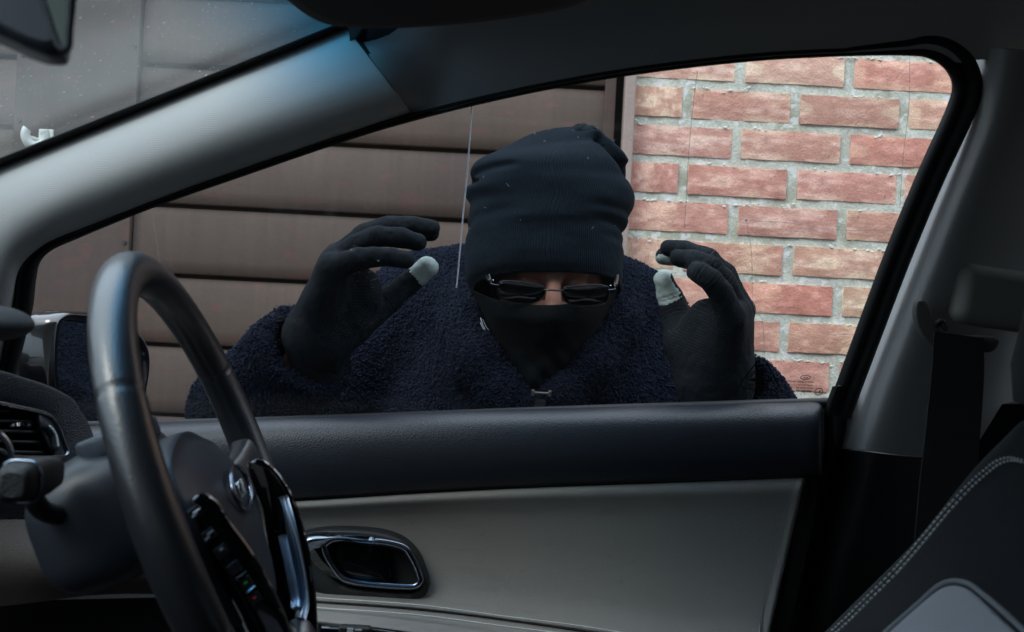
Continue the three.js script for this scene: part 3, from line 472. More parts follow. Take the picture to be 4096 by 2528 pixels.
{ // the driver's seat
  const seat = subgroup(car, 'driver_seat', [0.35, 0.7, -0.7]);
  // rows run across the backrest: outer side, outer bolster edge, valley, centre panel, inner bolster; columns climb it
  const E = [[3050, 2790, 0.95], [3301, 2528, 0.925], [3490, 2340, 0.9], [3657, 2171, 0.87], [3893, 1881, 0.81], [4010, 1760, 0.775], [4085, 1690, 0.75], [4190, 1655, 0.7]];
  const e = E.map(([x, y, d]) => at(x, y, d)), up = V(0.33, 0.94, 0);
  const off = (dx, dy, dz) => e.map((p, i) => p.clone().add(V(dx, dy, dz * (1 - 0.45 * sstep(5, 7, i)))));
  const rows = [off(0.16, 0.03, -0.02), off(0.03, 0.004, -0.014), off(0.0, 0, 0.0), off(0.004, -0.004, 0.03), off(0.018, -0.008, 0.075), off(0.034, -0.014, 0.12), off(0.04, -0.016, 0.22), off(0.036, -0.014, 0.3), off(0.01, -0.006, 0.38), off(0.03, 0.0, 0.43), off(0.17, 0.03, 0.42)]; void up;
  part(seat, 'backrest', patch(rows, 60, 70, 0.02), M.seatCloth);
  // head restraint above it
  const h = at(4540, 1200, 0.72), rg = (k, y) => { const a = []; for (let i = 0; i < 36; i++) { const t = i / 36 * Math.PI * 2, cx = Math.cos(t), sx = Math.sin(t); a.push(h.clone().add(V(0.02 + y * 0.25 + 0.055 * k * Math.sign(cx) * Math.pow(Math.abs(cx), 0.7), y, 0.13 * k * Math.sign(sx) * Math.pow(Math.abs(sx), 0.6)))); } return a; };
  part(seat, 'head_restraint', ringsGeo([rg(0.55, -0.085), rg(0.86, -0.078), rg(0.97, -0.05), rg(1, 0), rg(0.97, 0.05), rg(0.85, 0.082), rg(0.5, 0.09)]), M.seatCloth);
  for (const z of [-0.06, 0.06]) part(seat, 'restraint_post', tube([h.clone().add(V(0.02, -0.16, z)), h.clone().add(V(0.02, -0.06, z))], 0.006, 6, 8), M.chrome);
  // pale centre panel, rounded at its top corner, with a piped and stitched border
  const sc = (u, v) => [3000 + u / 1.826, 1700 + v / 1.826], P0 = at(3570, 2528, 0.755), P1 = at(3810, 2345, 0.72), P2 = at(4060, 2500, 0.625), pn = P1.clone().sub(P0).cross(P2.clone().sub(P0)).normalize(); if (pn.z < 0) pn.negate();
  const pl = (u, v, k = 0) => onPlane(...sc(u, v), P1.clone().addScaledVector(pn, k), pn);
  const ax = P2.clone().sub(P0).normalize(), ay = pn.clone().cross(ax).normalize();
  const outl = [[560, 1990], [1060, 1500], [1250, 1330], [1400, 1210], [1480, 1180], [1580, 1195], [1680, 1270], [1850, 1430], [2000, 1570], [2300, 1900], [1600, 2300]];
  part(seat, 'centre_panel', plate(curve(outl.slice(0, 10).map(([u, v]) => pl(u, v, 0.004)), 60).concat([pl(1600, 2300, 0.004)]), P1.clone().addScaledVector(pn, 0.004), ax, ay, pn, 0.005, 0.0025), M.seatGrey);
  const brd = [[520, 1960], [1030, 1485], [1230, 1310], [1370, 1185], [1470, 1145], [1590, 1160], [1710, 1245], [1880, 1390], [2040, 1540]];
  part(seat, 'piping', tube(brd.map(([u, v]) => pl(u, v, 0.006)), 0.0021, 60, 8), mat('#6a6d70', 0.8));
  const stitchOn = (pts, step, r) => { const c = pts, gs = []; let acc = 0; for (let i = 1; i < c.length - 2; i++) { acc += c[i].distanceTo(c[i - 1]); if (acc > step) { gs.push(tube([c[i - 1], c[i].clone().add(V(-0.0004, 0.0006, 0.0006)), c[i + 1]], r, 3, 5)); acc = 0; } } return gs; };
  // twin seam along the bolster: laid on the backrest surface between the bolster edge and the valley
  const line = (u) => { const pts = [[580, 1520], [700, 1410], [860, 1250], [1050, 1060], [1250, 830], [1450, 590], [1600, 430], [1700, 340], [1790, 270], [1880, 240], [1960, 250], [2060, 280]]; const P = pts.map(([x, y], i) => { const [a, b] = sc(x + u * 0.75, y + u * 0.62); const t = i / 11; return at(a, b, lerp(0.893, 0.725, t) - 0.003); }); return curve(P, 330); };
  part(seat, 'twin_stitching', join([...stitchOn(line(0), 0.0046, 0.00065), ...stitchOn(line(34), 0.0046, 0.00075)]), mat('#b4b8b6', 0.8), { kind: 'stuff' });
  part(seat, 'panel_stitching', join(stitchOn(curve(brd.map(([u, v]) => pl(u - 6, v - 12, 0.0065)), 300), 0.0042, 0.0006)), M.thread, { kind: 'stuff' });
  part(seat, 'cushion', box(0.5, 0.14, 0.5, 0.02, 0.6, -0.72, 0.05), M.seatCloth);
}
// ---------------------------------------------------------------- steering wheel and dashboard
const SC = V(-0.217, EYE - 0.1427, -0.7969), SE = V(0.09407, 0, 0.99557), ST = V(-0.38938, 0.92034, 0.03679).normalize(), SN = V(0.91626, 0.39112, -0.08658).normalize();
const sw = (a, b, n) => SC.clone().addScaledVector(SE, a).addScaledVector(ST, b).addScaledVector(SN, n);   // across (towards the passenger), up, towards the driver
const wheel = subgroup(car, 'steering_wheel', [SC.x, SC.y, SC.z]);
{
  const RAD = 0.174, seams = [2.62, 0.52, 3.55, -0.4];
  const rings = [], n = 420, k = 28;
  for (let i = 0; i < n; i++) {
    const t = i / n * Math.PI * 2; let r = 0.0166; r += 0.0012 * gau(Math.atan2(Math.sin(t + 0.1), Math.cos(t + 0.1)), 0.25) + 0.0012 * gau(Math.atan2(Math.sin(t - Math.PI - 0.1), Math.cos(t - Math.PI - 0.1)), 0.25);
    for (const s of seams) { const d = Math.atan2(Math.sin(t - s), Math.cos(t - s)) * RAD; r -= 0.0013 * gau(d, 0.0009); }
    const ring = []; for (let j = 0; j < k; j++) { const f = j / k * Math.PI * 2, c = Math.cos(f) * r, s = Math.sin(f) * r * 0.9; ring.push(sw(Math.cos(t) * (RAD + c), Math.sin(t) * (RAD + c), s)); } rings.push(ring);
  }
  rings.push(rings[0].map((p) => p.clone())); part(wheel, 'rim', ringsGeo(rings, false, false), M.wheelLeather);
  // worn, cracked patch on the far side of the rim
  const wr = []; for (let i = 0; i <= 24; i++) { const t = 2.93 + i / 24 * 0.36, q = []; for (let j = 0; j <= 10; j++) { const f = 1.5 + j / 10 * 1.15, e = Math.min(i, 24 - i, j * 2, (10 - j) * 2) / 6, r = 0.0163 + 0.0009 * clamp(e) + 0.0003 * noise3(i, j, 0, 5), c = Math.cos(f) * r, s = Math.sin(f) * r * 0.9; q.push(sw(Math.cos(t) * (0.174 + c), Math.sin(t) * (0.174 + c), s)); } wr.push(q); }
  part(wheel, 'worn_patch', gridGeo(wr), M.wornLeather);
  // airbag cover: a domed shield
  const out = [[0, 0.072], [0.045, 0.068], [0.082, 0.054], [0.1, 0.026], [0.094, -0.015], [0.07, -0.06], [0.045, -0.1], [0, -0.115], [-0.045, -0.1], [-0.07, -0.06], [-0.088, -0.02], [-0.09, 0.02], [-0.075, 0.046], [-0.04, 0.06]];
  const oc = curve(out.map(([a, b]) => V(a, b, 0)), 96, true);
  const dome = [[1.0, -0.045], [1.0, -0.012], [0.985, -0.002], [0.94, 0.006], [0.85, 0.012], [0.7, 0.018], [0.5, 0.0225], [0.28, 0.0245], [0.1, 0.025]].map(([k2, h]) => oc.map((p) => { const a = p.x * k2, b = -0.02 + (p.y * 0.86 - 0.012 + 0.02) * k2; return sw(a, b, h * 0.62 - 0.002 - Math.max(0, b - 0.0) * 0.16 * (h > 0 ? 1 : 0) - b * 0.05); }));
  part(wheel, 'airbag_cover', ringsGeo(dome, false, true), M.smoothPlastic);
  // oval emblem: raised ring and raised letters
  const eh = 0.0165, oval = []; for (let i = 0; i < 48; i++) { const t = i / 48 * Math.PI * 2; oval.push(sw(0.031 * Math.cos(t) - 0.002, -0.006 + 0.0165 * Math.sin(t), eh + 0.0005)); }
  part(wheel, 'emblem_ring', tube(oval, 0.0019, 90, 8, true), M.darkChrome);
  const seg = (pts) => tube(pts.map(([a, b]) => sw(a - 0.002, b - 0.006, eh + 0.0004)), 0.0011, 6, 6);
  // the letters read from the driver's seat, whose right hand lies at -a
  part(wheel, 'emblem_letters', join([seg([[0.014, -0.005], [0.014, 0.005]]), seg([[0.007, 0.005], [0.0135, 0]]), seg([[0.0135, 0], [0.007, -0.005]]), seg([[0.002, -0.005], [0.002, 0.005]]), seg([[-0.004, -0.005], [-0.0085, 0.005]]), seg([[-0.0085, 0.005], [-0.013, -0.005]])]), M.chrome);
  // spokes: near one with its button pod, far one in leather and gloss black, lower pair
  const bar = (c, w, t) => { const rows = c.map(([a, b, n2], i) => { const nx = c[Math.min(c.length - 1, i + 1)], pv = c[Math.max(0, i - 1)], dx = nx[0] - pv[0], dy = nx[1] - pv[1], l = Math.hypot(dx, dy), ring = []; for (let j = 0; j < 20; j++) { const f = j / 20 * Math.PI * 2, u = Math.sign(Math.cos(f)) * Math.pow(Math.abs(Math.cos(f)), 0.6) * w[i], v = Math.sign(Math.sin(f)) * Math.pow(Math.abs(Math.sin(f)), 0.6) * t[i]; ring.push(sw(a - dy / l * u, b + dx / l * u, n2 + v)); } return ring; }); return ringsGeo(rows); };
  part(wheel, 'spoke', bar([[0.17, -0.012, -0.004], [0.14, -0.02, -0.01], [0.1, -0.03, -0.016], [0.06, -0.04, -0.02]], [0.024, 0.02, 0.028, 0.036], [0.008, 0.007, 0.008, 0.008]), M.blackPlastic);
  part(wheel, 'spoke', bar([[-0.17, -0.004, -0.002], [-0.15, -0.006, -0.002], [-0.125, -0.01, -0.006], [-0.08, -0.018, -0.016]], [0.03, 0.022, 0.02, 0.02], [0.012, 0.011, 0.01, 0.008]), M.wheelLeather);
  for (const s of [1, -1]) part(wheel, 'lower_spoke', bar([[s * 0.03, -0.085, -0.012], [s * 0.05, -0.12, -0.01], [s * 0.075, -0.155, -0.004]], [0.016, 0.014, 0.016], [0.012, 0.01, 0.01]), M.gloss);
  // far spoke: gloss black panel with two proud flat strips
  const plateOn = (pts, P0, N, depth, bev, n = 60) => { const ex = V(1, 0, 0).addScaledVector(N, -N.x).normalize(), ey = N.clone().cross(ex); return plate(curve(pts.map(([x, y]) => onPlane(x, y, P0, N)), n, true), P0, ex, ey, N, depth, bev); };
  const NG = V(0.36, 0.12, 0.92).normalize(), PG = at(1150, 2200, 0.905);
  part(wheel, 'spoke_panel', plateOn([[985, 1850], [1040, 1835], [1100, 1880], [1165, 1985], [1215, 2140], [1245, 2300], [1258, 2450], [1255, 2560], [1190, 2620], [1110, 2560], [1085, 2400], [1068, 2200], [1035, 2010]], PG, NG, 0.012, 0.004), M.gloss);
  const strip = (pts, w, d0, d1) => { const n = pts.length, row = (k, dz) => pts.map(([x, y], i) => at(x + w[i] * k, y, lerp(d0, d1, i / (n - 1)) - dz)); return patch([row(-0.6, -0.006), row(-0.5, 0), row(0, 0.0034), row(0.5, 0.0072), row(0.6, 0.000)], 40, 16, 0.004); };
  part(wheel, 'spoke_trim', strip([[1128, 1985], [1152, 2080], [1178, 2200], [1200, 2330], [1208, 2420], [1198, 2470]], [12, 26, 38, 44, 40, 34], 0.893, 0.842), M.satin);
  part(wheel, 'spoke_trim', strip([[1126, 2140], [1140, 2220], [1158, 2310], [1174, 2400], [1180, 2425]], [8, 16, 20, 16, 8], 0.874, 0.842), M.satin);
  // button pod on the near spoke, its face turned a little to the passenger
  const NP = SN.clone().multiplyScalar(0.7).addScaledVector(SE, 0.72).normalize(), PP = sw(0.075, -0.035, 0.019), lift = (h) => PP.clone().addScaledVector(NP, h);
  part(wheel, 'button_pod', plateOn([[728, 2015], [765, 1983], [820, 1998], [876, 2083], [958, 2193], [1040, 2330], [1120, 2520], [1150, 2640], [1070, 2660], [958, 2467], [876, 2319], [805, 2209], [742, 2085]], lift(-0.012), NP, 0.012, 0.003), M.gloss);
  const bt = mat('#23262b', 0.3), quad = (x, y, w, h, m, nm, hh) => { const u = [0.78, -0.63], v = [0.55, 0.83], pts = [[-1, -1], [1, -1], [1, 1], [-1, 1]].map(([a, b]) => [x + a * w * u[0] + b * h * v[0], y + a * w * u[1] + b * h * v[1]]); const P0 = lift(hh), ex = V(1, 0, 0).addScaledVector(NP, -NP.x).normalize(), ey = NP.clone().cross(ex); part(wheel, nm, plate(pts.map(([a, b]) => onPlane(a, b, P0, NP)), P0, ex, ey, NP, 0.0016, 0.0006), m); };
  for (const [x, y] of [[775, 2052], [832, 2140], [880, 2205], [931, 2272], [978, 2333], [1013, 2395]]) quad(x, y, 26, 22, bt, 'button', 0.0012);
  quad(783, 2045, 16, 3.2, mat('#b7bcc2', 0.4), 'button_symbol', 0.0032); quad(776, 2062, 13, 3, mat('#7d848c', 0.4), 'button_symbol', 0.0032); quad(838, 2132, 14, 4, mat('#6d747c', 0.4), 'button_symbol', 0.0032); quad(826, 2156, 12, 4, mat('#59606a', 0.4), 'button_symbol', 0.0032); quad(882, 2200, 8, 6, mat('#6d747c', 0.4), 'button_symbol', 0.0032);
  quad(958, 2301, 27, 3.4, M.chrome, 'button_divider', 0.0026); quad(995, 2361, 24, 3.4, M.chrome, 'button_divider', 0.0026);
  quad(979, 2333, 7, 4, mat('#2f9a3a', 0.5), 'call_symbol', 0.0032); quad(1014, 2393, 7, 4, mat('#b0262b', 0.5), 'call_symbol', 0.0032);
}
{ // column shroud, flap and stalk
  const col = subgroup(car, 'steering_column', sw(0, 0, -0.1).toArray());
  const sec = (n, w, h, up) => { const r = []; for (let i = 0; i < 48; i++) { const t = i / 48 * Math.PI * 2, c = Math.cos(t), s = Math.sin(t); r.push(sw(w * Math.sign(c) * Math.pow(Math.abs(c), 0.55), up + h * Math.sign(s) * Math.pow(Math.abs(s), 0.55), n)); } return r; };
  part(col, 'column_shroud', ringsGeo([sec(-0.03, 0.052, 0.038, 0.012), sec(-0.036, 0.068, 0.046, 0.012), sec(-0.07, 0.076, 0.05, 0.012), sec(-0.1, 0.074, 0.047, 0.01), sec(-0.116, 0.062, 0.036, 0.008), sec(-0.122, 0.04, 0.022, 0.006)]), M.smoothPlastic);
  part(col, 'shroud_flap', plate(curve([sw(0.05, 0.055, -0.038), sw(0.05, 0.055, -0.066), sw(0.03, 0.055, -0.076), sw(-0.03, 0.055, -0.076), sw(-0.05, 0.055, -0.066), sw(-0.05, 0.055, -0.038)], 40, true), sw(0, 0.056, -0.06), SE, SN.clone(), ST.clone(), 0.01, 0.003), mat('#434a54', 0.5));
  part(col, 'stalk', tube([sw(0.05, 0.02, -0.08), sw(0.085, 0.035, -0.092), at(105, 1925, 0.68)], 0.007, 16, 10), M.blackPlastic);
  const kb = at(90, 1925, 0.66), kr = (k, z) => { const r = []; for (let i = 0; i < 28; i++) { const t = i / 28 * Math.PI * 2; r.push(kb.clone().add(V(0.0115 * k * Math.sign(Math.cos(t)) * Math.pow(Math.abs(Math.cos(t)), 0.6), 0.0125 * k * Math.sign(Math.sin(t)) * Math.pow(Math.abs(Math.sin(t)), 0.6), z))); } return r; };
  part(col, 'stalk_knob', ringsGeo([kr(0.6, 0.014), kr(0.9, 0.012), kr(1, 0.006), kr(1, -0.02), kr(0.8, -0.04)]), M.blackPlastic);
  part(col, 'stalk_collar', tube(kr(1.06, 0.002), 0.0012, 40, 6, true), M.darkChrome);
}
{ // dashboard: its far end beside the door carries an air vent
  const dash = subgroup(car, 'dashboard', [-0.6, 1.0, -0.7]);
  const DP = V(-0.44, EYE - 0.12, -1.0), DN = V(0.93, 0.22, 0.28).normalize(), D = (px, py, n = 0) => onPlane(px, py, DP.clone().addScaledVector(DN, n), DN);
  const top = [[-500, 1450], [-200, 1452], [0, 1483], [79, 1507], [179, 1539], [238, 1567], [286, 1598], [317, 1646], [345, 1690], [372, 1760], [395, 1850], [420, 2000], [440, 2200]];
  const edge = curve(top.map(([x, y]) => D(x, y)), 70), fwd = V(-1, 0.03, 0.02);
  const inward = (k) => edge.map((p) => p.clone().lerp(D(60, 1800), k));
  const rows = [edge.map((p) => p.clone().addScaledVector(fwd, 0.5)), edge.map((p) => p.clone().addScaledVector(fwd, 0.2)), edge.map((p) => p.clone().addScaledVector(fwd, 0.03)), edge.map((p) => p.clone().addScaledVector(fwd, 0.008)), inward(0.025).map((p) => p.addScaledVector(DN, 0.004)), inward(0.1).map((p) => p.addScaledVector(DN, 0.004)), inward(0.35).map((p) => p.addScaledVector(DN, -0.004)), inward(0.5).map((p) => p.addScaledVector(DN, -0.02))];
  part(dash, 'dash_pad', gridGeo(patchRows(rows, 70, 50)), M.dashPlastic);
  // vent
  const vent = subgroup(car, 'air_vent', D(100, 1650).toArray());
  const vo = [[-260, 1600], [0, 1613], [60, 1625], [120, 1638], [175, 1652], [210, 1672], [235, 1710], [258, 1770], [270, 1808], [262, 1822], [235, 1827], [100, 1829], [40, 1822], [0, 1800], [-250, 1800]], vc = curve(vo.map(([x, y]) => D(x, y, 0.006)), 100, true);
  part(vent, 'vent_frame', tube(vc, 0.0021, 160, 8, true), M.darkChrome);
  const cup = [1, 0.96, 0.9].map((k, j) => { const c = D(20, 1720); return vc.map((p) => c.clone().lerp(p, k).addScaledVector(DN, [0, -0.02, -0.05][j])); }); part(vent, 'vent_housing', ringsGeo(cup, false, true), M.deepBlack);
  for (let k = 0; k < 5; k++) { const y = 1640 + k * 41; part(vent, 'vent_slat', patch([[D(-240, y - 5, -0.004), D(0, y, -0.004), D(150 + k * 11, y + 4, -0.004)], [D(-240, y - 3, -0.001), D(0, y + 3, -0.001), D(150 + k * 11, y + 7, -0.001)], [D(-240, y, -0.016), D(0, y + 6, -0.016), D(150 + k * 11, y + 10, -0.016)]], 16, 8, 0.0015), M.blackPlastic); }
  part(vent, 'vent_tab', patch([[D(36, 1700, 0.004), D(60, 1692, 0.008), D(95, 1690, 0.008), D(126, 1698, 0.004)], [D(38, 1709, 0.004), D(62, 1705, 0.008), D(95, 1704, 0.008), D(124, 1709, 0.004)]], 16, 6, 0.003), M.chrome);
  const side = [[145, 1660], [205, 1690], [240, 1770], [252, 1812], [212, 1820]].map(([x, y]) => D(x, y, 0.002)); part(vent, 'dial_plate', plate(curve(side, 40, true), side[0], V(0, 0, -1).addScaledVector(DN, DN.z).normalize(), DN.clone().cross(V(0, 0, -1).addScaledVector(DN, DN.z).normalize()).normalize(), DN, 0.002, 0.0008), M.smoothPlastic);
  const dl = [[178, 1703], [198, 1722], [211, 1745], [216, 1768], [219, 1790]].map(([x, y]) => D(x, y, 0.006)); part(vent, 'dial_wheel', tube(dl, 0.0042, 30, 10), M.blackPlastic);
  const dc = curve(dl, 60); for (let k = 0; k < 7; k++) part(vent, 'dial_rib', tube([dc[4 + k * 8].clone().addScaledVector(DN, 0.0036), dc[8 + k * 8 > 59 ? 59 : 8 + k * 8].clone().addScaledVector(DN, 0.0036)], 0.0013, 3, 6), mat('#b9c2c6', 0.4));
  // lower dash and round chrome ring of the centre console end
  part(dash, 'lower_panel', patch([[at(-400, 2130, 0.9), at(0, 2080, 0.92), at(330, 2090, 0.94), at(800, 2110, 0.96)], [at(-400, 2300, 0.89), at(0, 2260, 0.91), at(360, 2270, 0.92), at(800, 2300, 0.95)], [at(-400, 2440, 0.9), at(0, 2425, 0.92), at(400, 2380, 0.94), at(800, 2380, 0.96)]], 30, 16, 0.01), mat('#4a423e', 0.7, { bumpMap: T.fineLeather, bumpScale: 0.0004 }));
  part(dash, 'knee_panel', patch([[at(-500, 2420, 0.95), at(200, 2400, 0.97), at(1100, 2380, 1.0)], [at(-500, 2900, 0.97), at(200, 2900, 0.99), at(1100, 2900, 1.03)]], 10, 6, 0.01), M.carpet);
  part(dash, 'bulkhead', box(0.03, 1.0, 1.5, -0.98, 0.65, -0.42, 0.005), M.deepBlack);
  part(dash, 'dash_top', patch([[V(-1.3, EYE - 0.13, -1.12), V(-1.3, EYE - 0.12, -0.4), V(-1.3, EYE - 0.13, 0.3)], [V(-0.8, EYE - 0.1, -1.12), V(-0.8, EYE - 0.06, -0.4), V(-0.8, EYE - 0.1, 0.3)], [V(-0.66, EYE - 0.12, -1.1), V(-0.62, EYE - 0.07, -0.4), V(-0.66, EYE - 0.12, 0.3)], [V(-0.65, EYE - 0.25, -1.1), V(-0.58, EYE - 0.2, -0.4), V(-0.65, EYE - 0.25, 0.3)], [V(-0.72, EYE - 0.6, -1.1), V(-0.66, EYE - 0.6, -0.4), V(-0.72, EYE - 0.6, 0.3)]], 30, 40, 0.01), M.dashPlastic);
  const rc = at(-62, 1850, 0.72), ro = []; for (let i = 0; i < 40; i++) { const t = i / 40 * 6.2832; ro.push(rc.clone().add(V(0.0125 * Math.cos(t), 0.022 * Math.sin(t), -0.012 * Math.cos(t)))); } part(dash, 'gauge_ring', tube(ro, 0.0022, 80, 8, true), M.chrome);
  const hb = at(-50, 1290, 0.72), hg = new THREE.SphereGeometry(1, 32, 20); hg.scale(0.0235, 0.0125, 0.05); hg.rotateZ(-0.1); hg.translate(hb.x, hb.y, hb.z); part(dash, 'instrument_hood', hg, M.dashPlastic);
  const hs = at(-60, 1420, 0.74); part(dash, 'hood_stem', tube([hs.clone().add(V(-0.01, -0.05, 0)), hb.clone().add(V(-0.012, -0.004, 0))], 0.008, 10, 8), M.dashPlastic);
}
{ // rear-view mirror
  const mir = subgroup(car, 'rear_view_mirror', at(100, 60, 0.5).toArray()), d0 = 0.5;
  const o = [[-260, -240], [-200, 60], [-60, 120], [60, 170], [160, 218], [250, 247], [285, 240], [300, 190], [312, 90], [322, 0], [335, -160], [280, -260], [0, -300]], oc = curve(o.map(([x, y]) => at(x, y, d0)), 90, true), c = at(60, -40, d0);
  const ring = (k, dx, dz) => oc.map((p) => c.clone().lerp(p, k).add(V(dx, 0, dz)));
  part(mir, 'mirror_housing', ringsGeo([ring(0.82, 0.002, 0.016), ring(0.97, 0.0, 0.014), ring(1, -0.001, 0.008), ring(0.99, -0.006, -0.01), ring(0.9, -0.014, -0.024), ring(0.6, -0.02, -0.034)]), M.smoothPlastic);
  const gl = [[150, -230], [287, -235], [284, -100], [278, 0], [270, 100], [262, 182], [246, 178], [222, 130], [196, 50], [178, 0], [160, -90]].map(([x, y]) => at(x, y, d0 - 0.0165));
  part(mir, 'mirror_glass', plate(gl, gl[0], X1, Y1, Z1, 0.0012, 0), mat('#8f9b96', 0.08, { metalness: 1 }));
  part(mir, 'mirror_bezel', tube([[292, -240], [289, -100], [284, 0], [276, 110], [266, 196], [246, 192], [220, 140], [192, 55], [170, -10], [150, -120]].map(([x, y]) => at(x, y, d0 - 0.0165)), 0.0021, 50, 8), M.blackPlastic);
  const a = at(100, -200, 0.52); part(mir, 'mirror_stem', tube([at(60, -60, 0.535), a.clone().add(V(-0.02, 0.02, -0.03)), a.clone().add(V(-0.02, 0.05, -0.05))], 0.009, 12, 10), M.blackPlastic);
}
{ // wing mirror outside the door
  const c = at(390, 1475, 1.36), N = V(0.94, 0.09, 0.3).normalize(), P = (px, py, n = 0) => onPlane(px, py, c.clone().addScaledVector(N, n), N);
  const wm = subgroup(car, 'wing_mirror', c.toArray());
  const go = [[214, 1345], [222, 1305], [252, 1283], [330, 1288], [420, 1305], [500, 1340], [545, 1395], [556, 1450], [545, 1540], [520, 1620], [480, 1668], [420, 1682], [330, 1690], [262, 1680], [228, 1600], [211, 1480]], gc = curve(go.map(([x, y]) => P(x, y)), 90, true), k0 = P(380, 1480);
  const ex = V(N.z, 0, -N.x).normalize(), ey = N.clone().cross(ex).normalize(); if (ey.y < 0) ey.negate();
  const grown = (g, n) => gc.map((p) => { const d = p.clone().sub(k0); const l = d.length(); return p.clone().addScaledVector(d, g / l).addScaledVector(N, n); });
  part(wm, 'mirror_glass', plate(grown(-0.001, -0.003), k0.clone().addScaledVector(N, -0.003), ex, ex.clone().cross(N).negate(), N, 0.0015, 0), M.mirror);
  part(wm, 'mirror_housing', ringsGeo([grown(0.0, -0.004), grown(0.001, 0.006), grown(0.006, 0.012), grown(0.0125, 0.008), grown(0.015, -0.004), grown(0.0155, -0.02), grown(0.0165, -0.022), grown(0.0165, -0.04), grown(0.01, -0.07), grown(-0.008, -0.1), grown(-0.03, -0.118)], false, true), M.paintBlack);
  part(wm, 'mirror_foot', tube([P(300, 1650, -0.04), P(140, 1690, -0.05), W(100, 1700, -0.02)], 0.02, 12, 10), M.paintBlack);
}
{ // rest of the body shell round the cabin, out of the picture: it shuts the daylight out where the car does
  const sh = subgroup(car, 'body_shell', [0.4, 0.5, -0.4]);
  const rf = (z, y) => [-0.17, 0.2, 0.7, 1.2, 1.6].map((x, i) => V(x, EYE + y - [0.05, 0, 0.0, 0.02, 0.08][i], z));
  part(sh, 'roof_skin', patch([rf(-1.02, 0.3), rf(-0.9, 0.39), rf(-0.4, 0.43), rf(0.1, 0.39), rf(0.22, 0.3)], 24, 24, 0.012), M.paint);
  part(sh, 'floor_pan', box(2.9, 0.05, 1.56, 0.35, 0.32, -0.41, 0.01), M.carpet);
  part(sh, 'rear_panel', box(0.04, 0.85, 1.5, 1.62, 0.72, -0.41, 0.01), M.carpet);
  part(sh, 'rear_window', box(0.005, 0.4, 1.3, 1.6, 1.35, -0.41, 0.001), M.tintGlass);
  // driver's side behind the pillar
  part(sh, 'rear_door', patch([[V(0.45, 1.12, -1.2), V(1.0, 1.16, -1.2), V(1.62, 1.2, -1.15)], [V(0.4, 0.8, -1.26), V(1.0, 0.8, -1.28), V(1.62, 0.8, -1.22)], [V(0.38, 0.34, -1.22), V(1.0, 0.34, -1.22), V(1.62, 0.34, -1.2)]], 12, 12, 0.03), M.paint);
  part(sh, 'rear_side_window', patch([[V(0.6, 1.14, -1.19), V(1.1, 1.16, -1.19), V(1.62, 1.2, -1.14)], [V(0.62, 1.4, -1.06), V(1.1, 1.4, -1.06), V(1.62, 1.36, -1.06)]], 6, 4, 0.003), M.tintGlass);
  // passenger side
  part(sh, 'passenger_door', patch([[V(-0.95, 1.06, 0.35), V(0.3, 1.1, 0.36), V(1.62, 1.2, 0.33)], [V(-0.95, 0.7, 0.42), V(0.3, 0.7, 0.44), V(1.62, 0.7, 0.4)], [V(-0.95, 0.34, 0.4), V(0.3, 0.34, 0.4), V(1.62, 0.34, 0.38)]], 12, 12, 0.05), M.blackPlastic);
  part(sh, 'passenger_pillar', patch([[V(0.36, 1.05, 0.34), V(0.42, 1.42, 0.22)], [V(0.62, 1.05, 0.34), V(0.58, 1.42, 0.22)]], 6, 4, 0.03), M.blackPlastic);
  part(sh, 'passenger_window', patch([[V(0.58, 1.08, 0.35), V(1.62, 1.18, 0.33)], [V(0.56, 1.42, 0.21), V(1.62, 1.36, 0.22)]], 6, 4, 0.003), M.tintGlass);
  part(sh, 'bonnet', patch([[V(-2.2, 0.85, -1.15), V(-2.2, 0.9, -0.4), V(-2.2, 0.85, 0.35)], [V(-1.3, EYE - 0.15, -1.2), V(-1.3, EYE - 0.13, -0.4), V(-1.3, EYE - 0.15, 0.35)]], 12, 12, 0.03), M.paint);
  part(sh, 'front_wing', patch([[V(-2.2, 0.83, -1.18), V(-1.0, 1.04, -1.26), V(-0.9, 1.05, -1.26)], [V(-2.2, 0.35, -1.2), V(-1.0, 0.35, -1.26), V(-0.9, 0.35, -1.26)]], 10, 6, 0.02), M.paint);
  for (const [x, z] of [[-1.6, -1.08], [-1.6, 0.28], [1.25, -1.08], [1.25, 0.28]]) { const w = part(sh, 'wheel', (() => { const g = new THREE.TorusGeometry(0.22, 0.1, 14, 36); g.translate(x, 0.32, z); return g; })(), M.rubber); void w; }
}
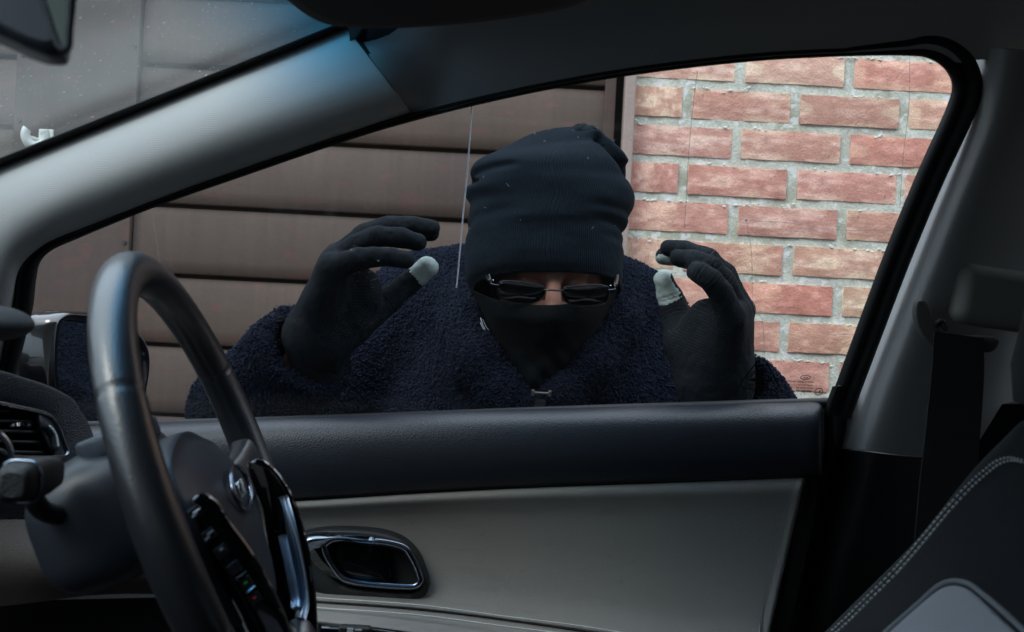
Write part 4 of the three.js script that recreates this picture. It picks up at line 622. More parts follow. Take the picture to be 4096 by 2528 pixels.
// ---------------------------------------------------------------- marks on the window glass, read from inside and so reversed
{
  const cv = document.createElement('canvas'); cv.width = 2000; cv.height = 1000; const c = cv.getContext('2d'); c.clearRect(0, 0, 2000, 1000); c.fillStyle = c.strokeStyle = '#07080a';
  const fix = (x, y) => [x + 0.052 * (y - 700), y - 0.052 * (x - 1000) - 200];
  const text = (s, x, y, h, font = 'sans-serif', stretch = 1) => { const [a, b] = fix(x, y); c.save(); c.translate(a, b); c.scale(-stretch, 1); c.font = `${h}px ${font}`; c.textAlign = 'center'; c.textBaseline = 'middle'; c.fillText(s, 0, 0); c.lineWidth = h * 0.05; c.strokeText(s, 0, 0); c.restore(); };
  const path = (pts, w, close = false) => { c.lineWidth = w * 1.35; c.lineJoin = 'round'; c.lineCap = 'round'; c.beginPath(); pts.forEach(([x, y], i) => { const [a, b] = fix(x, y); if (i) c.lineTo(a, b); else c.moveTo(a, b); }); if (close) c.closePath(); c.stroke(); };
  const ell = (x, y, rx, ry, w, a0 = 0, a1 = 6.2832) => path(Array.from({ length: 61 }, (_, i) => { const t = lerp(a0, a1, i / 60); return [x + rx * Math.cos(t), y + ry * Math.sin(t)]; }), w);
  ell(1472, 706, 104, 46, 11); text('KIA', 1472, 709, 58, 'bold sans-serif', 1.25);
  text('SAINT-GOBAIN SEKURIT', 1378, 803, 52, 'sans-serif', 1.02); text('TEMPERED T3.9', 1487, 876, 46); text('DOT 618 M091 AS2', 1482, 938, 46, 'sans-serif', 0.94); text('43R-001167', 1474, 1006, 66, 'sans-serif', 0.95); text('2 ......', 1362, 1078, 46, 'sans-serif', 1.4);
  ell(1792, 1020, 82, 76, 13); text('E', 1808, 1018, 96); text('2', 1748, 1030, 54);
  // warning triangle with its rounded corners, arches and lettering
  const tri = (k, w) => { const cx = 500, cy = 720; path([[430, 320], [470, 280], [515, 268], [560, 290], [590, 335], [920, 850], [940, 920], [915, 970], [860, 990], [160, 955], [100, 900], [110, 800]].map(([x, y]) => [cx + (x - cx) * k, cy + (y - cy) * k]), w, true); };
  tri(1, 13); tri(0.925, 10);
  ell(500, 770, 265, 232, 10, Math.PI, 6.2832); ell(500, 770, 235, 205, 9, Math.PI, 6.2832); ell(490, 770, 195, 178, 10, Math.PI, 6.2832);
  c.beginPath(); [[280, 770], [310, 735], [420, 725], [560, 735], [690, 770], [620, 805], [480, 800], [330, 790]].forEach(([x, y], i) => { const [a, b] = fix(x, y); if (i) c.lineTo(a, b); else c.moveTo(a, b); }); c.closePath(); c.fill(); ell(480, 735, 90, 45, 9, Math.PI, 6.2832);
  text('WARNING', 470, 885, 92, 'sans-serif', 1.15); text('SECURITY', 560, 1040, 84, 'sans-serif', 1.1);
  const t = new THREE.CanvasTexture(cv); t.colorSpace = THREE.SRGBColorSpace;
  const U = 1 / 5.444 / F * 1.172, o = W(2950 + 1000 / 5.444, 1380 + 700 / 5.444, 0.0012), w = 2000 * U, h = 1000 * U / 0.92;
  const g = new THREE.PlaneGeometry(w, h); g.applyMatrix4(new THREE.Matrix4().makeBasis(X1, wUp, WN).setPosition(o));
  part(door, 'glass_marking', g, mat('#ffffff', 0.6, { map: t, transparent: true }));
}
{ // spider threads outside the glass
  const th = (pts, r, n = 0.004) => tube(pts.map(([x, y]) => W(x, y, -n)), r, 40, 5);
  const c = W(2800, 800, -0.006), cob = thing('cobweb', 'fine grey spider threads stretched over the outside of the side window', 'cobweb', [c.x, c.y - 0.1, c.z]);
  const m1 = mat('#dfe2ec', 0.6), m2 = mat('#9aa1a8', 0.6);
  part(cob, 'thread', th([[1888, 424], [1880, 540], [1866, 720], [1850, 880], [1836, 1040], [1826, 1150]], 0.00075), m1);
  part(cob, 'thread', th([[2790, 285], [2772, 430], [2756, 600], [2745, 800], [2737, 910]], 0.00026), m2);
  part(cob, 'thread', th([[2745, 810], [2850, 850], [2985, 880], [3150, 890], [3330, 918], [3570, 920]], 0.0002), m2);
  part(cob, 'thread', th([[2985, 880], [3005, 1000], [3020, 1240], [3045, 1270], [3060, 1420]], 0.0002), m2);
  part(cob, 'thread', th([[3020, 1240], [3120, 1265], [3280, 1330], [3420, 1338]], 0.00017), m2);
  part(cob, 'thread', th([[3640, 230], [3636, 420], [3612, 640], [3600, 830]], 0.0002), m2);
  part(cob, 'thread', th([[3630, 260], [3420, 500], [3200, 720], [2985, 880], [2840, 1020]], 0.00013), m2);
  const k = new THREE.SphereGeometry(0.0013, 8, 6), kp = W(2985, 880, -0.004); k.translate(kp.x, kp.y, kp.z); part(cob, 'knot', k, m2);
}

// ---------------------------------------------------------------- the person peering in
const HR = V(1, 0.03, 0).normalize(), HU = V(-0.028, 0.93, 0.367).normalize(), HF = HR.clone().cross(HU).normalize();
const eye = at(2215, 1150, 1.3234), H = eye.clone().addScaledVector(HF, -0.1);
const person = thing('person', 'person in navy fleece jacket, black beanie, mask and gloves bending to the car window', 'person', [0.05, 0, -1.85]);
const hl = (p) => { const x = p.x - H.x, y = p.y - H.y, z = p.z - H.z; return V(x * HR.x + y * HR.y + z * HR.z, x * HU.x + y * HU.y + z * HU.z, x * HF.x + y * HF.y + z * HF.z); };
const ell = (q, cx, cy, cz, rx, ry, rz) => { const x = (q.x - cx) / rx, y = (q.y - cy) / ry, z = (q.z - cz) / rz, k = Math.hypot(x, y, z); return (k - 1) * Math.min(rx, ry, rz); };
const va = V(0, 0, 0), vb = V(0, 0, 0);
function headSdf(p) {
  const q = hl(p); let d = ell(q, 0, 0.02, -0.012, 0.074, 0.098, 0.09);
  d = smin(d, ell(q, 0, -0.05, 0.018, 0.06, 0.072, 0.07), 0.03);
  d = smin(d, cone(q, va.set(-0.034, 0.02, 0.079), vb.set(0.034, 0.02, 0.079), 0.012, 0.012), 0.02);
  for (const s of [-1, 1]) { d = smin(d, ell(q, s * 0.04, -0.028, 0.066, 0.022, 0.018, 0.02), 0.02); d = Math.max(d, -(Math.hypot(q.x - s * 0.032, q.y + 0.002, q.z - 0.102) - 0.0135)); d = smin(d, Math.hypot(q.x - s * 0.031, q.y + 0.002, q.z - 0.078) - 0.0125, 0.002); d = smin(d, ell(q, s * 0.08, -0.01, -0.012, 0.012, 0.03, 0.018), 0.008); }
  d = smin(d, cone(q, va.set(0, 0.012, 0.09), vb.set(0, -0.03, 0.113), 0.0075, 0.0125), 0.012);
  for (const s of [-1, 1]) d = smin(d, Math.hypot(q.x - s * 0.011, q.y + 0.034, q.z - 0.101) - 0.0075, 0.008);
  d = smin(d, ell(q, 0, -0.071, 0.083, 0.024, 0.008, 0.01), 0.008);
  d = smin(d, cone(p, H.clone().add(V(0, -0.05, -0.03)), V(0.04, EYE - 0.02, -1.55), 0.055, 0.065), 0.03);
  return d;
}
// joints of the trunk and arms; the left arm of the picture is the person's right arm
const J = {
  neck: at(2160, 1210, 1.54), shL: at(1720, 1255, 1.6), shR: at(2480, 1262, 1.58), elL: at(960, 1790, 1.45), elR: at(3150, 1850, 1.42), wrL: at(1256, 1370, 1.25), wrR: at(2880, 1600, 1.25),
  chest: V(0.04, EYE - 0.2, -1.64), hip: V(0.04, 0.86, -1.84), knL: V(-0.09, 0.48, -1.72), knR: V(0.17, 0.48, -1.72), anL: V(-0.1, 0.09, -1.82), anR: V(0.18, 0.09, -1.82),
};
{
  const bodySdf = (p) => {
    let d = cone(p, J.neck, J.chest, 0.06, 0.12); d = smin(d, cone(p, J.shL, J.shR, 0.055, 0.055), 0.06); d = smin(d, cone(p, J.chest, J.hip, 0.12, 0.12), 0.08);
    for (const s of ['L', 'R']) { d = smin(d, cone(p, J['sh' + s], J['el' + s], 0.048, 0.032), 0.03); d = smin(d, cone(p, J['el' + s], J['wr' + s], 0.03, 0.02), 0.02); const hx = s === 'L' ? -0.09 : 0.09; d = smin(d, cone(p, V(J.hip.x + hx, 0.84, J.hip.z), J['kn' + s], 0.075, 0.052), 0.05); d = smin(d, cone(p, J['kn' + s], J['an' + s], 0.05, 0.036), 0.02); d = smin(d, cone(p, J['an' + s], J['an' + s].clone().add(V(0, -0.03, 0.14)), 0.035, 0.028), 0.02); }
    return smin(d, headSdf(p), 0.02);
  };
  const g1 = nets(bodySdf, V(-0.46, 0.02, -2.05), V(0.52, EYE + 0.02, -1.15), 0.013), g2 = nets((p) => Math.max(bodySdf(p), (EYE - 0.005) - p.y), V(-0.12, EYE - 0.02, -1.62), V(0.26, EYE + 0.24, -1.2), 0.0034);
  // the head grid takes over above the shoulders
  part(person, 'body', mergeGeometries([g1, g2]), mat('#8a6150', 0.6, { bumpMap: T.grain, bumpScale: 0.0002 }));
}
function trousers(p) { let d = 1; for (const s of ['L', 'R']) { const hx = s === 'L' ? -0.09 : 0.09; d = smin(d, cone(p, V(J.hip.x + hx, 0.86, J.hip.z), J['kn' + s], 0.1, 0.072), 0.04); d = smin(d, cone(p, J['kn' + s], J['an' + s], 0.072, 0.062), 0.03); } return Math.max(d, 0.08 - p.y) + 0.004 * noise3(p.x * 16, p.y * 22, p.z * 16, 4); }
part(person, 'trousers', nets(trousers, V(-0.3, 0.04, -2.05), V(0.4, 1.0, -1.55), 0.014), mat('#16181c', 0.9, { bumpMap: T.grain, bumpScale: 0.0004 }));
for (const s of ['L', 'R']) { const a = J['an' + s]; part(person, 'shoe', nets((p) => Math.max(smin(cone(p, a.clone().add(V(0, -0.02, -0.04)), a.clone().add(V(0, -0.035, 0.15)), 0.055, 0.048), cone(p, a, a.clone().add(V(0, 0.06, 0)), 0.05, 0.048), 0.03), 0.003 - p.y), V(a.x - 0.09, -0.01, a.z - 0.12), V(a.x + 0.09, 0.2, a.z + 0.23), 0.01), mat('#101113', 0.6)); }

// navy fleece jacket
const cuffL = [at(1000, 1640, 1.375), at(1215, 1400, 1.275)], cuffR = [at(3135, 1815, 1.4), at(2945, 1560, 1.3)];
const collar = [[1835, 1140, 1.53], [1862, 1310, 1.44], [1930, 1460, 1.39], [2030, 1575, 1.365], [2140, 1665, 1.36], [2240, 1580, 1.365], [2350, 1460, 1.39], [2450, 1310, 1.44], [2525, 1165, 1.53]].map((q) => at(...q));
const backCollar = at(2180, 1120, 1.66);
function jacketBase(p) {
  let d = cone(p, J.shL, at(1930, 1200, 1.57), 0.082, 0.072);
  d = smin(d, cone(p, J.shR, at(2380, 1230, 1.57), 0.07, 0.068), 0.04);
  d = smin(d, cone(p, at(1950, 1620, 1.56), at(2420, 1600, 1.56), 0.15, 0.14), 0.08);
  d = smin(d, cone(p, at(2540, 1380, 1.58), at(2575, 1700, 1.58), 0.066, 0.078), 0.04);
  d = smin(d, cone(p, at(1700, 1380, 1.6), at(1700, 1700, 1.58), 0.08, 0.09), 0.05);
  d = smin(d, cone(p, V(0.04, EYE - 0.2, -1.64), V(0.04, 0.84, -1.83), 0.16, 0.165), 0.1);
  d = smin(d, cone(p, J.shL, backCollar, 0.08, 0.07), 0.05); d = smin(d, cone(p, J.shR, backCollar, 0.07, 0.07), 0.05);
  d = smin(d, cone(p, at(2140, 1700, 1.5), at(2140, 1950, 1.52), 0.11, 0.13), 0.06);
  // sleeves
  d = smin(d, cone(p, J.shL, at(960, 1800, 1.46), 0.08, 0.066), 0.035); let s = cone(p, at(965, 1760, 1.42), cuffL[0], 0.07, 0.066); s = smin(s, cone(p, cuffL[0], cuffL[1], 0.068, 0.06), 0.03);
  d = smin(d, s, 0.018);
  d = smin(d, cone(p, at(2560, 1420, 1.6), J.elR, 0.075, 0.064), 0.035); d = smin(d, cone(p, cuffR[0], cuffR[1], 0.062, 0.052), 0.02);
  for (let i = 0; i < collar.length - 1; i++) d = smin(d, cone(p, collar[i], collar[i + 1], 0.034, 0.034), 0.012);
  return d;
}
const SEAMS = [[at(1850, 1180, 1.47), at(1690, 1500, 1.5)], [at(1690, 1500, 1.5), at(1640, 1750, 1.5)], [at(2500, 1190, 1.49), at(2560, 1480, 1.5)], [at(2560, 1480, 1.5), at(2600, 1750, 1.5)]];
function jacketSdf(p) {
  let d = jacketBase(p);
  // folds: broad ones, then creases that run round the sleeve
  d += 0.006 * noise3(p.x * 11 + p.y * 6, p.y * 9, p.z * 9, 2) + 0.0035 * noise3(p.x * 26, p.y * 20 + p.x * 14, p.z * 22, 5) + 0.0011 * noise3(p.x * 130, p.y * 130, p.z * 130, 6) + 0.0012 * noise3(p.x * 260, p.y * 260, p.z * 260, 7);
  d += 0.006 * Math.abs(noise3(p.x * 7 - p.y * 9, p.y * 5 + p.x * 4, p.z * 6, 12)) - 0.002;
  for (const [a, b] of SEAMS) d += 0.0045 * gau(cone(p, a, b, 0, 0), 0.0035);
  // open cuffs
  for (const [a, b] of [cuffL, cuffR]) { const ax = b.clone().sub(a).normalize(), k = va.copy(p).sub(b).dot(ax), end = b.clone().addScaledVector(ax, 0.2); d = Math.max(d, Math.min(0.02, -cone(p, b.clone().addScaledVector(ax, -0.035), end, 0.04, 0.044))); if (k > 0.006 && k < 0.09 && cone(p, b, end, 0.075, 0.075) < 0) d = Math.max(d, k - 0.006); }
  // the neck opening behind the mask
  d = Math.max(d, -cone(p, at(2170, 1250, 1.44), at(2180, 900, 1.45), 0.085, 0.12)); d = Math.max(d, -cone(p, at(2165, 1260, 1.4), at(2150, 1500, 1.37), 0.085, 0.03));
  return Math.max(d, 0.72 - p.y);
}
const jacketGeo = nets(jacketSdf, V(-0.52, 0.68, -2.06), V(0.5, EYE + 0.16, -1.2), 0.0062, (p) => [p.x + p.z * 0.6, p.y + p.z * 0.4]);
const M_fleece = mat(lin(0.0072, 0.0102, 0.0195), 0.98, { bumpMap: T.terry, bumpScale: 0.0018, specularIntensity: 0.2, sheen: 0.1, sheenColor: lin(0.1, 0.13, 0.22), sheenRoughness: 0.6 });
const jacket = part(person, 'jacket', jacketGeo.clone(), M_fleece);
{ // looped pile standing off the fleece
  const R = rng(31), pos = jacketGeo.attributes.position, nor = jacketGeo.attributes.normal, ix = jacketGeo.index.array, cum = []; let tot = 0; const A = V(0, 0, 0), B = V(0, 0, 0), C = V(0, 0, 0);
  for (let t = 0; t < ix.length; t += 3) { A.fromBufferAttribute(pos, ix[t]); B.fromBufferAttribute(pos, ix[t + 1]); C.fromBufferAttribute(pos, ix[t + 2]); let a = B.clone().sub(A).cross(C.clone().sub(A)).length(); if (A.y < EYE - 0.2 || A.z < -1.72) a *= 0.02; tot += a; cum.push(tot); }
  const q = new THREE.BufferGeometry(), arc = [[0, 0], [0.0007, 0.0022], [0.0019, 0.0033], [0.0032, 0.0026], [0.004, 0.0008]], pp = [], id = [], w = 0.00065;
  arc.forEach(([x, y], i) => { pp.push(x, y, -w, x, y + 0.0004, 0, x, y, w); if (i < 4) for (let k = 0; k < 2; k++) { const a = i * 3 + k, b = a + 1, c = a + 3, d = a + 4; id.push(a, b, c, b, d, c); } });
  q.setAttribute('position', new THREE.Float32BufferAttribute(pp, 3)); q.setIndex(id); q.computeVertexNormals();
  const N = 120000, im = new THREE.InstancedMesh(q, mat(lin(0.0095, 0.0138, 0.026), 0.95, { specularIntensity: 0.2, sheen: 0.12, sheenColor: lin(0.12, 0.15, 0.24), sheenRoughness: 0.6 }), N), m = new THREE.Matrix4(), col = new THREE.Color();
  const inv = person.matrixWorld.clone().invert();
  for (let i = 0; i < N; i++) {
    const r = R() * tot; let lo = 0, hi = cum.length - 1; while (lo < hi) { const md = (lo + hi) >> 1; if (cum[md] < r) lo = md + 1; else hi = md; }
    let u = R(), v = R(); if (u + v > 1) { u = 1 - u; v = 1 - v; } const t = lo * 3, P = V(0, 0, 0), Nn = V(0, 0, 0);
    [[ix[t], 1 - u - v], [ix[t + 1], u], [ix[t + 2], v]].forEach(([k, wt]) => { P.addScaledVector(A.fromBufferAttribute(pos, k), wt); Nn.addScaledVector(B.fromBufferAttribute(nor, k), wt); }); Nn.normalize();
    const lean = V(R() - 0.5, R() - 0.9, R() - 0.5).normalize(), tx = lean.addScaledVector(Nn, -lean.dot(Nn)).normalize(), tz = tx.clone().cross(Nn), s = 0.6 + R() * 0.65;
    m.makeBasis(tx.multiplyScalar(s), Nn.clone().addScaledVector(tx, (R() - 0.5) * 0.6).multiplyScalar(s * (0.7 + 0.6 * R())), tz.multiplyScalar(s)); m.setPosition(P.addScaledVector(Nn, -0.0006)); im.setMatrixAt(i, m.premultiply(inv));
    const k = 0.7 + 0.6 * R(); im.setColorAt(i, col.setRGB(k, k, k));
  }
  im.name = 'pile'; im.userData = { kind: 'stuff' }; im.castShadow = im.receiveShadow = true; jacket.add(im);
  // zip slider, pull and numbered tag
  const z = at(2166, 1573, 1.318); part(jacket, 'zip_slider', join([box(0.024, 0.0035, 0.004, z.x, z.y, z.z, 0.0012), box(0.004, 0.008, 0.004, z.x - 0.0105, z.y, z.z, 0.0012), box(0.004, 0.008, 0.004, z.x + 0.0105, z.y, z.z, 0.0012)]), mat('#7d7a72', 0.35, { metalness: 0.9 }));
  const cv = document.createElement('canvas'); cv.width = 64; cv.height = 128; const c = cv.getContext('2d'); c.fillStyle = '#08090b'; c.fillRect(0, 0, 64, 128); c.fillStyle = '#c9cccf'; c.translate(34, 72); c.rotate(-1.25); c.font = 'bold 40px sans-serif'; c.textAlign = 'center'; c.textBaseline = 'middle'; c.fillText('23', 0, 0);
  const tt = new THREE.CanvasTexture(cv); tt.colorSpace = THREE.SRGBColorSpace; const tg = new THREE.BoxGeometry(0.013, 0.026, 0.0012); tg.rotateZ(-0.12); tg.translate(z.x - 0.002, z.y - 0.02, z.z + 0.003); part(jacket, 'zip_tag', tg, mat('#ffffff', 0.6, { map: tt }));
}
{ // knitted beanie: rings from the hem to the slouching crown
  const lv = [[1523, 296, 1586, 0.20], [1460, 250, 1594, 0.19], [1350, 233, 1598, 0.17], [1250, 236, 1606, 0.17], [1150, 240, 1604, 0.13], [1060, 247, 1606, 0.09], [1000, 255, 1640, 0.07], [900, 268, 1664, 0.04], [800, 287, 1698, 0.02], [720, 268, 1696, 0], [650, 264, 1670, -0.01], [580, 272, 1632, -0.02], [500, 282, 1622, -0.03], [430, 335, 1606, -0.05], [360, 470, 1578, -0.06], [300, 585, 1538, -0.07], [250, 680, 1490, -0.08], [205, 770, 1450, -0.09], [170, 870, 1425, -0.1], [145, 1000, 1390, -0.1], [128, 1150, 1330, -0.1]];
  const px = (u, v) => [1750 + u / 2.16, 450 + v / 2.16], n = 120, ctrl = [];
  lv.forEach(([v, l, r, a]) => { const A = at(...px(l, v), 1.415), B = at(...px(r, v), 1.415), c = A.clone().add(B).multiplyScalar(0.5), rx = A.distanceTo(B) / 2, rf = Math.min(rx * 1.08, 0.116), ring = []; const ex = B.clone().sub(A).normalize(), ef = V(0, Math.sin(a), Math.cos(a)); for (let i = 0; i < n; i++) { const t = i / n * Math.PI * 2, cx = Math.cos(t), sx = Math.sin(t); ring.push(c.clone().addScaledVector(ex, rx * Math.sign(sx) * Math.pow(Math.abs(sx), 0.86)).addScaledVector(ef, rf * Math.sign(cx) * Math.pow(Math.abs(cx), 0.86))); } ctrl.push(ring); });
  const m = 120, rows = Array.from({ length: m }, () => []); const vv = curve(lv.map(([v], i) => V(v, i, 0)), m).map((p) => p.x);
  for (let i = 0; i < n; i++) curve(ctrl.map((r) => r[i]), m).forEach((p, j) => rows[j].push(p));
  // creases: [angle0, v0, angle1, v1, depth, width]
  const cr = [[0.7, 260, 1.35, 575, -0.019, 27], [0.6, 190, 1.25, 430, 0.009, 46], [-1.5, 590, -0.5, 520, -0.006, 34], [-1.6, 700, -0.9, 690, 0.004, 60], [0.7, 1010, 1.6, 1055, -0.006, 40], [0.6, 880, 1.5, 930, -0.0025, 36], [0.8, 1180, 1.6, 1170, -0.002, 50], [-0.4, 330, 0.4, 260, -0.003, 40], [-1.5, 1010, -0.6, 930, -0.003, 60], [0.1, 150, 1.0, 205, -0.013, 17], [-1.6, 600, -1.1, 640, -0.009, 24]];
  rows.forEach((r, j) => { const c = r.reduce((a, p) => a.add(p), V(0, 0, 0)).divideScalar(n); r.forEach((p, i) => { let th = i / n * Math.PI * 2; if (th > Math.PI) th -= 2 * Math.PI; const v = vv[j]; let d = 0; for (const [a0, v0, a1, v1, dep, wd] of cr) { const ex = (a1 - a0) * 210, ey = v1 - v0, x = (th - a0) * 210, y = v - v0, k = clamp((x * ex + y * ey) / (ex * ex + ey * ey)); const dist = Math.hypot(x - ex * k, y - ey * k); d += dep * gau(dist, wd * 0.7); } d += 0.0016 * noise3(th * 3, v * 0.006, 1, 3) + 0.0004 * noise3(th * 8, v * 0.02, 2, 4); const o = p.clone().sub(c).setY((p.y - c.y) * 0.3 + (v < 300 ? 0.05 : 0)).normalize(); p.addScaledVector(o, d); }); });
  // turned-in hem
  const hem = rows[0], cc = hem.reduce((a, p) => a.add(p), V(0, 0, 0)).divideScalar(n), inn = (k, y) => hem.map((p) => cc.clone().lerp(p, k).add(V(0, y, 0)));
  const all = [inn(0.93, 0.03), inn(0.945, 0.006), inn(0.965, -0.0015), inn(0.985, -0.003), ...rows], g = gridGeo(all, { closedU: true, uvs: (i, j) => [i / n * 0.62, Math.max(0, j - 3) * 0.0028] });
  const topR = all[all.length - 1], tc = topR.reduce((a, p) => a.add(p), V(0, 0, 0)).divideScalar(n).add(V(0, 0.003, 0));
  const cap = gridGeo([topR, topR.map((p) => p.clone().lerp(tc, 0.5).add(V(0, 0.003, 0))), topR.map(() => tc.clone().add(V(0, 0.002, 0)))], { closedU: true, uvs: (i, j) => [i / n * 0.3, j * 0.004] });
  const lg = [], LR = rng(63);
  for (let i = 0; i < 15; i++) { const j = 8 + Math.floor(LR() * (rows.length - 20)), a = Math.floor((LR() - 0.5) * n * 0.44 + n) % n, p = rows[j][a], c = rows[j].reduce((x, y) => x.add(y), V(0, 0, 0)).divideScalar(n), o = p.clone().sub(c).normalize(), q = p.clone().addScaledVector(o, 0.0012), l = 0.0015 + LR() * 0.003; lg.push(tube([q, q.clone().add(V((LR() - 0.5) * l, (LR() - 0.5) * l, 0.0006)), q.clone().add(V((LR() - 0.5) * 2 * l, (LR() - 0.5) * 2 * l, 0.0004))], 0.00016, 5, 4)); }
  const lint = join(lg), bn = part(person, 'beanie', mergeGeometries([g, cap]), mat(lin(0.0105, 0.018, 0.026), 1, { map: T.ribColor, bumpMap: T.rib, bumpScale: 0.0016, specularIntensity: 0.15 }));
  part(bn, 'lint', lint, mat('#a9adb2', 0.9), { kind: 'stuff' });
}
const mask = (() => { // black face covering hanging from the nose into the collar
  const R = [[1180, 1880, 2478, 1.312, 1.445, 40], [1198, 1892, 2466, 1.308, 1.44, 36], [1262, 1925, 2438, 1.304, 1.43, 16], [1320, 1955, 2404, 1.314, 1.425, 4], [1400, 2003, 2345, 1.33, 1.41, 0], [1470, 2038, 2290, 1.335, 1.395, 0], [1540, 2075, 2220, 1.335, 1.375, 0], [1610, 2100, 2180, 1.34, 1.37, 0], [1680, 2110, 2170, 1.36, 1.375, 0]];
  const rows = R.map(([y, l, r, df, ds, sag], j) => Array.from({ length: 15 }, (_, i) => { const t = i / 14 * 2 - 1, k = Math.sqrt(Math.max(0, 1 - t * t * 0.98)), x = lerp(l, r, (t + 1) / 2); const nose = j < 4 ? 0.017 * gau(x - 2213, 48) * (1 - j * 0.14) : 0.004 * gau(x - 2180, 60); return at(x, y + sag * (1 - t * t) - (1 - k) * 26 * (j < 3 ? 1 : 0.3), lerp(ds, df, k) - nose); }));
  const rr = patchRows(rows, 80, 70).map((r, j) => r.map((p) => p.add(V(0, 0, 0.0012 * noise3(p.x * 40, p.y * 60, 0, 3) + 0.0022 * Math.sin((p.y - (p.x - 0.05) * 0.9) * 150) * sstep(24, 50, j) + 0.0018 * Math.sin((p.y + (p.x - 0.05) * 1.1) * 190) * sstep(18, 44, j)))));
  return part(person, 'face_mask', solid(rr, 0.002), mat(lin(0.0035, 0.0048, 0.0055), 0.95, { specularIntensity: 0.12, bumpMap: T.grain, bumpScale: 0.0003 }));
})();
{ // pale stitched label down the mask's edge
  const q = (u, v) => [1700 + u / 2.16, 1000 + v / 2.16], s = (pts, r) => tube(pts.map(([u, v]) => at(...q(u, v), 1.392)), r, 20, 5);
  part(mask, 'edge_stitching', join([s([[482, 590], [505, 660], [545, 720], [572, 760]], 0.0009), s([[500, 600], [530, 665], [565, 712]], 0.0005), s([[478, 630], [510, 690], [560, 745], [585, 775]], 0.0006), s([[600, 800], [630, 850], [655, 895]], 0.0004)]), mat('#aab6bc', 0.7));
}
// gloves: tapered finger chains joined to the palm
function extract(geo, test, off) { // the faces of a mesh whose three corners pass, lifted off it a little
  const p = geo.attributes.position, n = geo.attributes.normal, u = geo.attributes.uv, ix = geo.index.array, map = new Map(), P = [], N = [], U = [], I = [], a = V(0, 0, 0), b = V(0, 0, 0);
  const ok = new Uint8Array(p.count); for (let i = 0; i < p.count; i++) ok[i] = test(a.fromBufferAttribute(p, i), b.fromBufferAttribute(n, i)) ? 1 : 0;
  const id = (i) => { if (!map.has(i)) { map.set(i, P.length / 3); a.fromBufferAttribute(p, i); b.fromBufferAttribute(n, i); a.addScaledVector(b, off); P.push(a.x, a.y, a.z); N.push(b.x, b.y, b.z); U.push(u.getX(i), u.getY(i)); } return map.get(i); };
  for (let t = 0; t < ix.length; t += 3) if (ok[ix[t]] && ok[ix[t + 1]] && ok[ix[t + 2]]) I.push(id(ix[t]), id(ix[t + 1]), id(ix[t + 2]));
  const g = new THREE.BufferGeometry(); g.setAttribute('position', new THREE.Float32BufferAttribute(P, 3)); g.setAttribute('normal', new THREE.Float32BufferAttribute(N, 3)); g.setAttribute('uv', new THREE.Float32BufferAttribute(U, 2)); g.setIndex(I); return g;
}
const M_glove = mat(lin(0.0085, 0.0115, 0.0145), 0.9, { specularIntensity: 0.2, bumpMap: T.grain, bumpScale: 0.0003 });
const M_pad = mat('#8b9a96', 0.6, { bumpMap: T.grain, bumpScale: 0.0003 });
{
  const cv = document.createElement('canvas'); cv.width = cv.height = 256; const c = cv.getContext('2d'); c.clearRect(0, 0, 256, 256); c.fillStyle = '#3f474a'; // small dots and dashes of grip print in offset rows
  const R = rng(9); for (let j = 0; j < 16; j++) for (let i = 0; i < 16; i++) { if (R() < 0.12) continue; c.fillRect((i + (j % 2) * 0.5) * 16 + 4, j * 16 + 6, 7 * (0.6 + 0.5 * R()), 2.4); }
  T.grip = new THREE.CanvasTexture(cv); T.grip.colorSpace = THREE.SRGBColorSpace; T.grip.wrapS = T.grip.wrapT = THREE.RepeatWrapping; T.grip.repeat.set(1 / 0.058, 1 / 0.058);
}
const M_grip = mat('#ffffff', 0.5, { map: T.grip, transparent: true });
function glove(f, palm, thumbPad, indexPad, lo, hi, palmTest, label) {
  const joints = f.flatMap((ch) => [1, 2, 3].filter((i) => i < ch.length - 1).map((i) => [ch[i][0], ch[i + 1][0].clone().sub(ch[i - 1][0]).normalize()]));
  const sdf = (p) => {
    let d = 1;
    for (const [a, b, ra, rb] of palm) d = smin(d, cone(p, a, b, ra, rb), 0.016);
    for (const ch of f) { let e = 1; for (let i = 0; i < ch.length - 1; i++) e = smin(e, cone(p, ch[i][0], ch[i + 1][0], ch[i][1], ch[i + 1][1]), 0.004); d = smin(d, e, 0.0045); }
    for (const [c, ax] of joints) { const k = va.copy(p).sub(c), t = k.dot(ax); if (k.lengthSq() < 0.0009) d += 0.0011 * gau(t, 0.0011) + 0.0007 * gau(t - 0.0045, 0.001) + 0.0007 * gau(t + 0.0045, 0.001); }
    return d + 0.0006 * noise3(p.x * 90, p.y * 90, p.z * 90, 3) + 0.0005 * noise3(p.x * 190, p.y * 190, p.z * 190, 5) + 0.0014 * noise3(p.x * 34, p.y * 40, p.z * 34, 8);
  };
  const g = nets(sdf, lo, hi, 0.0026, (p) => [p.x + p.z * 0.5, p.y + p.z * 0.3]);
  const o = part(person, 'glove', g.clone(), M_glove, { label });
  part(o, 'grip_print', extract(g, palmTest, 0.0004), M_grip);
  for (const t of [thumbPad, indexPad]) if (t) part(o, 'fingertip_pad', extract(g, t, 0.0007), M_pad);
}
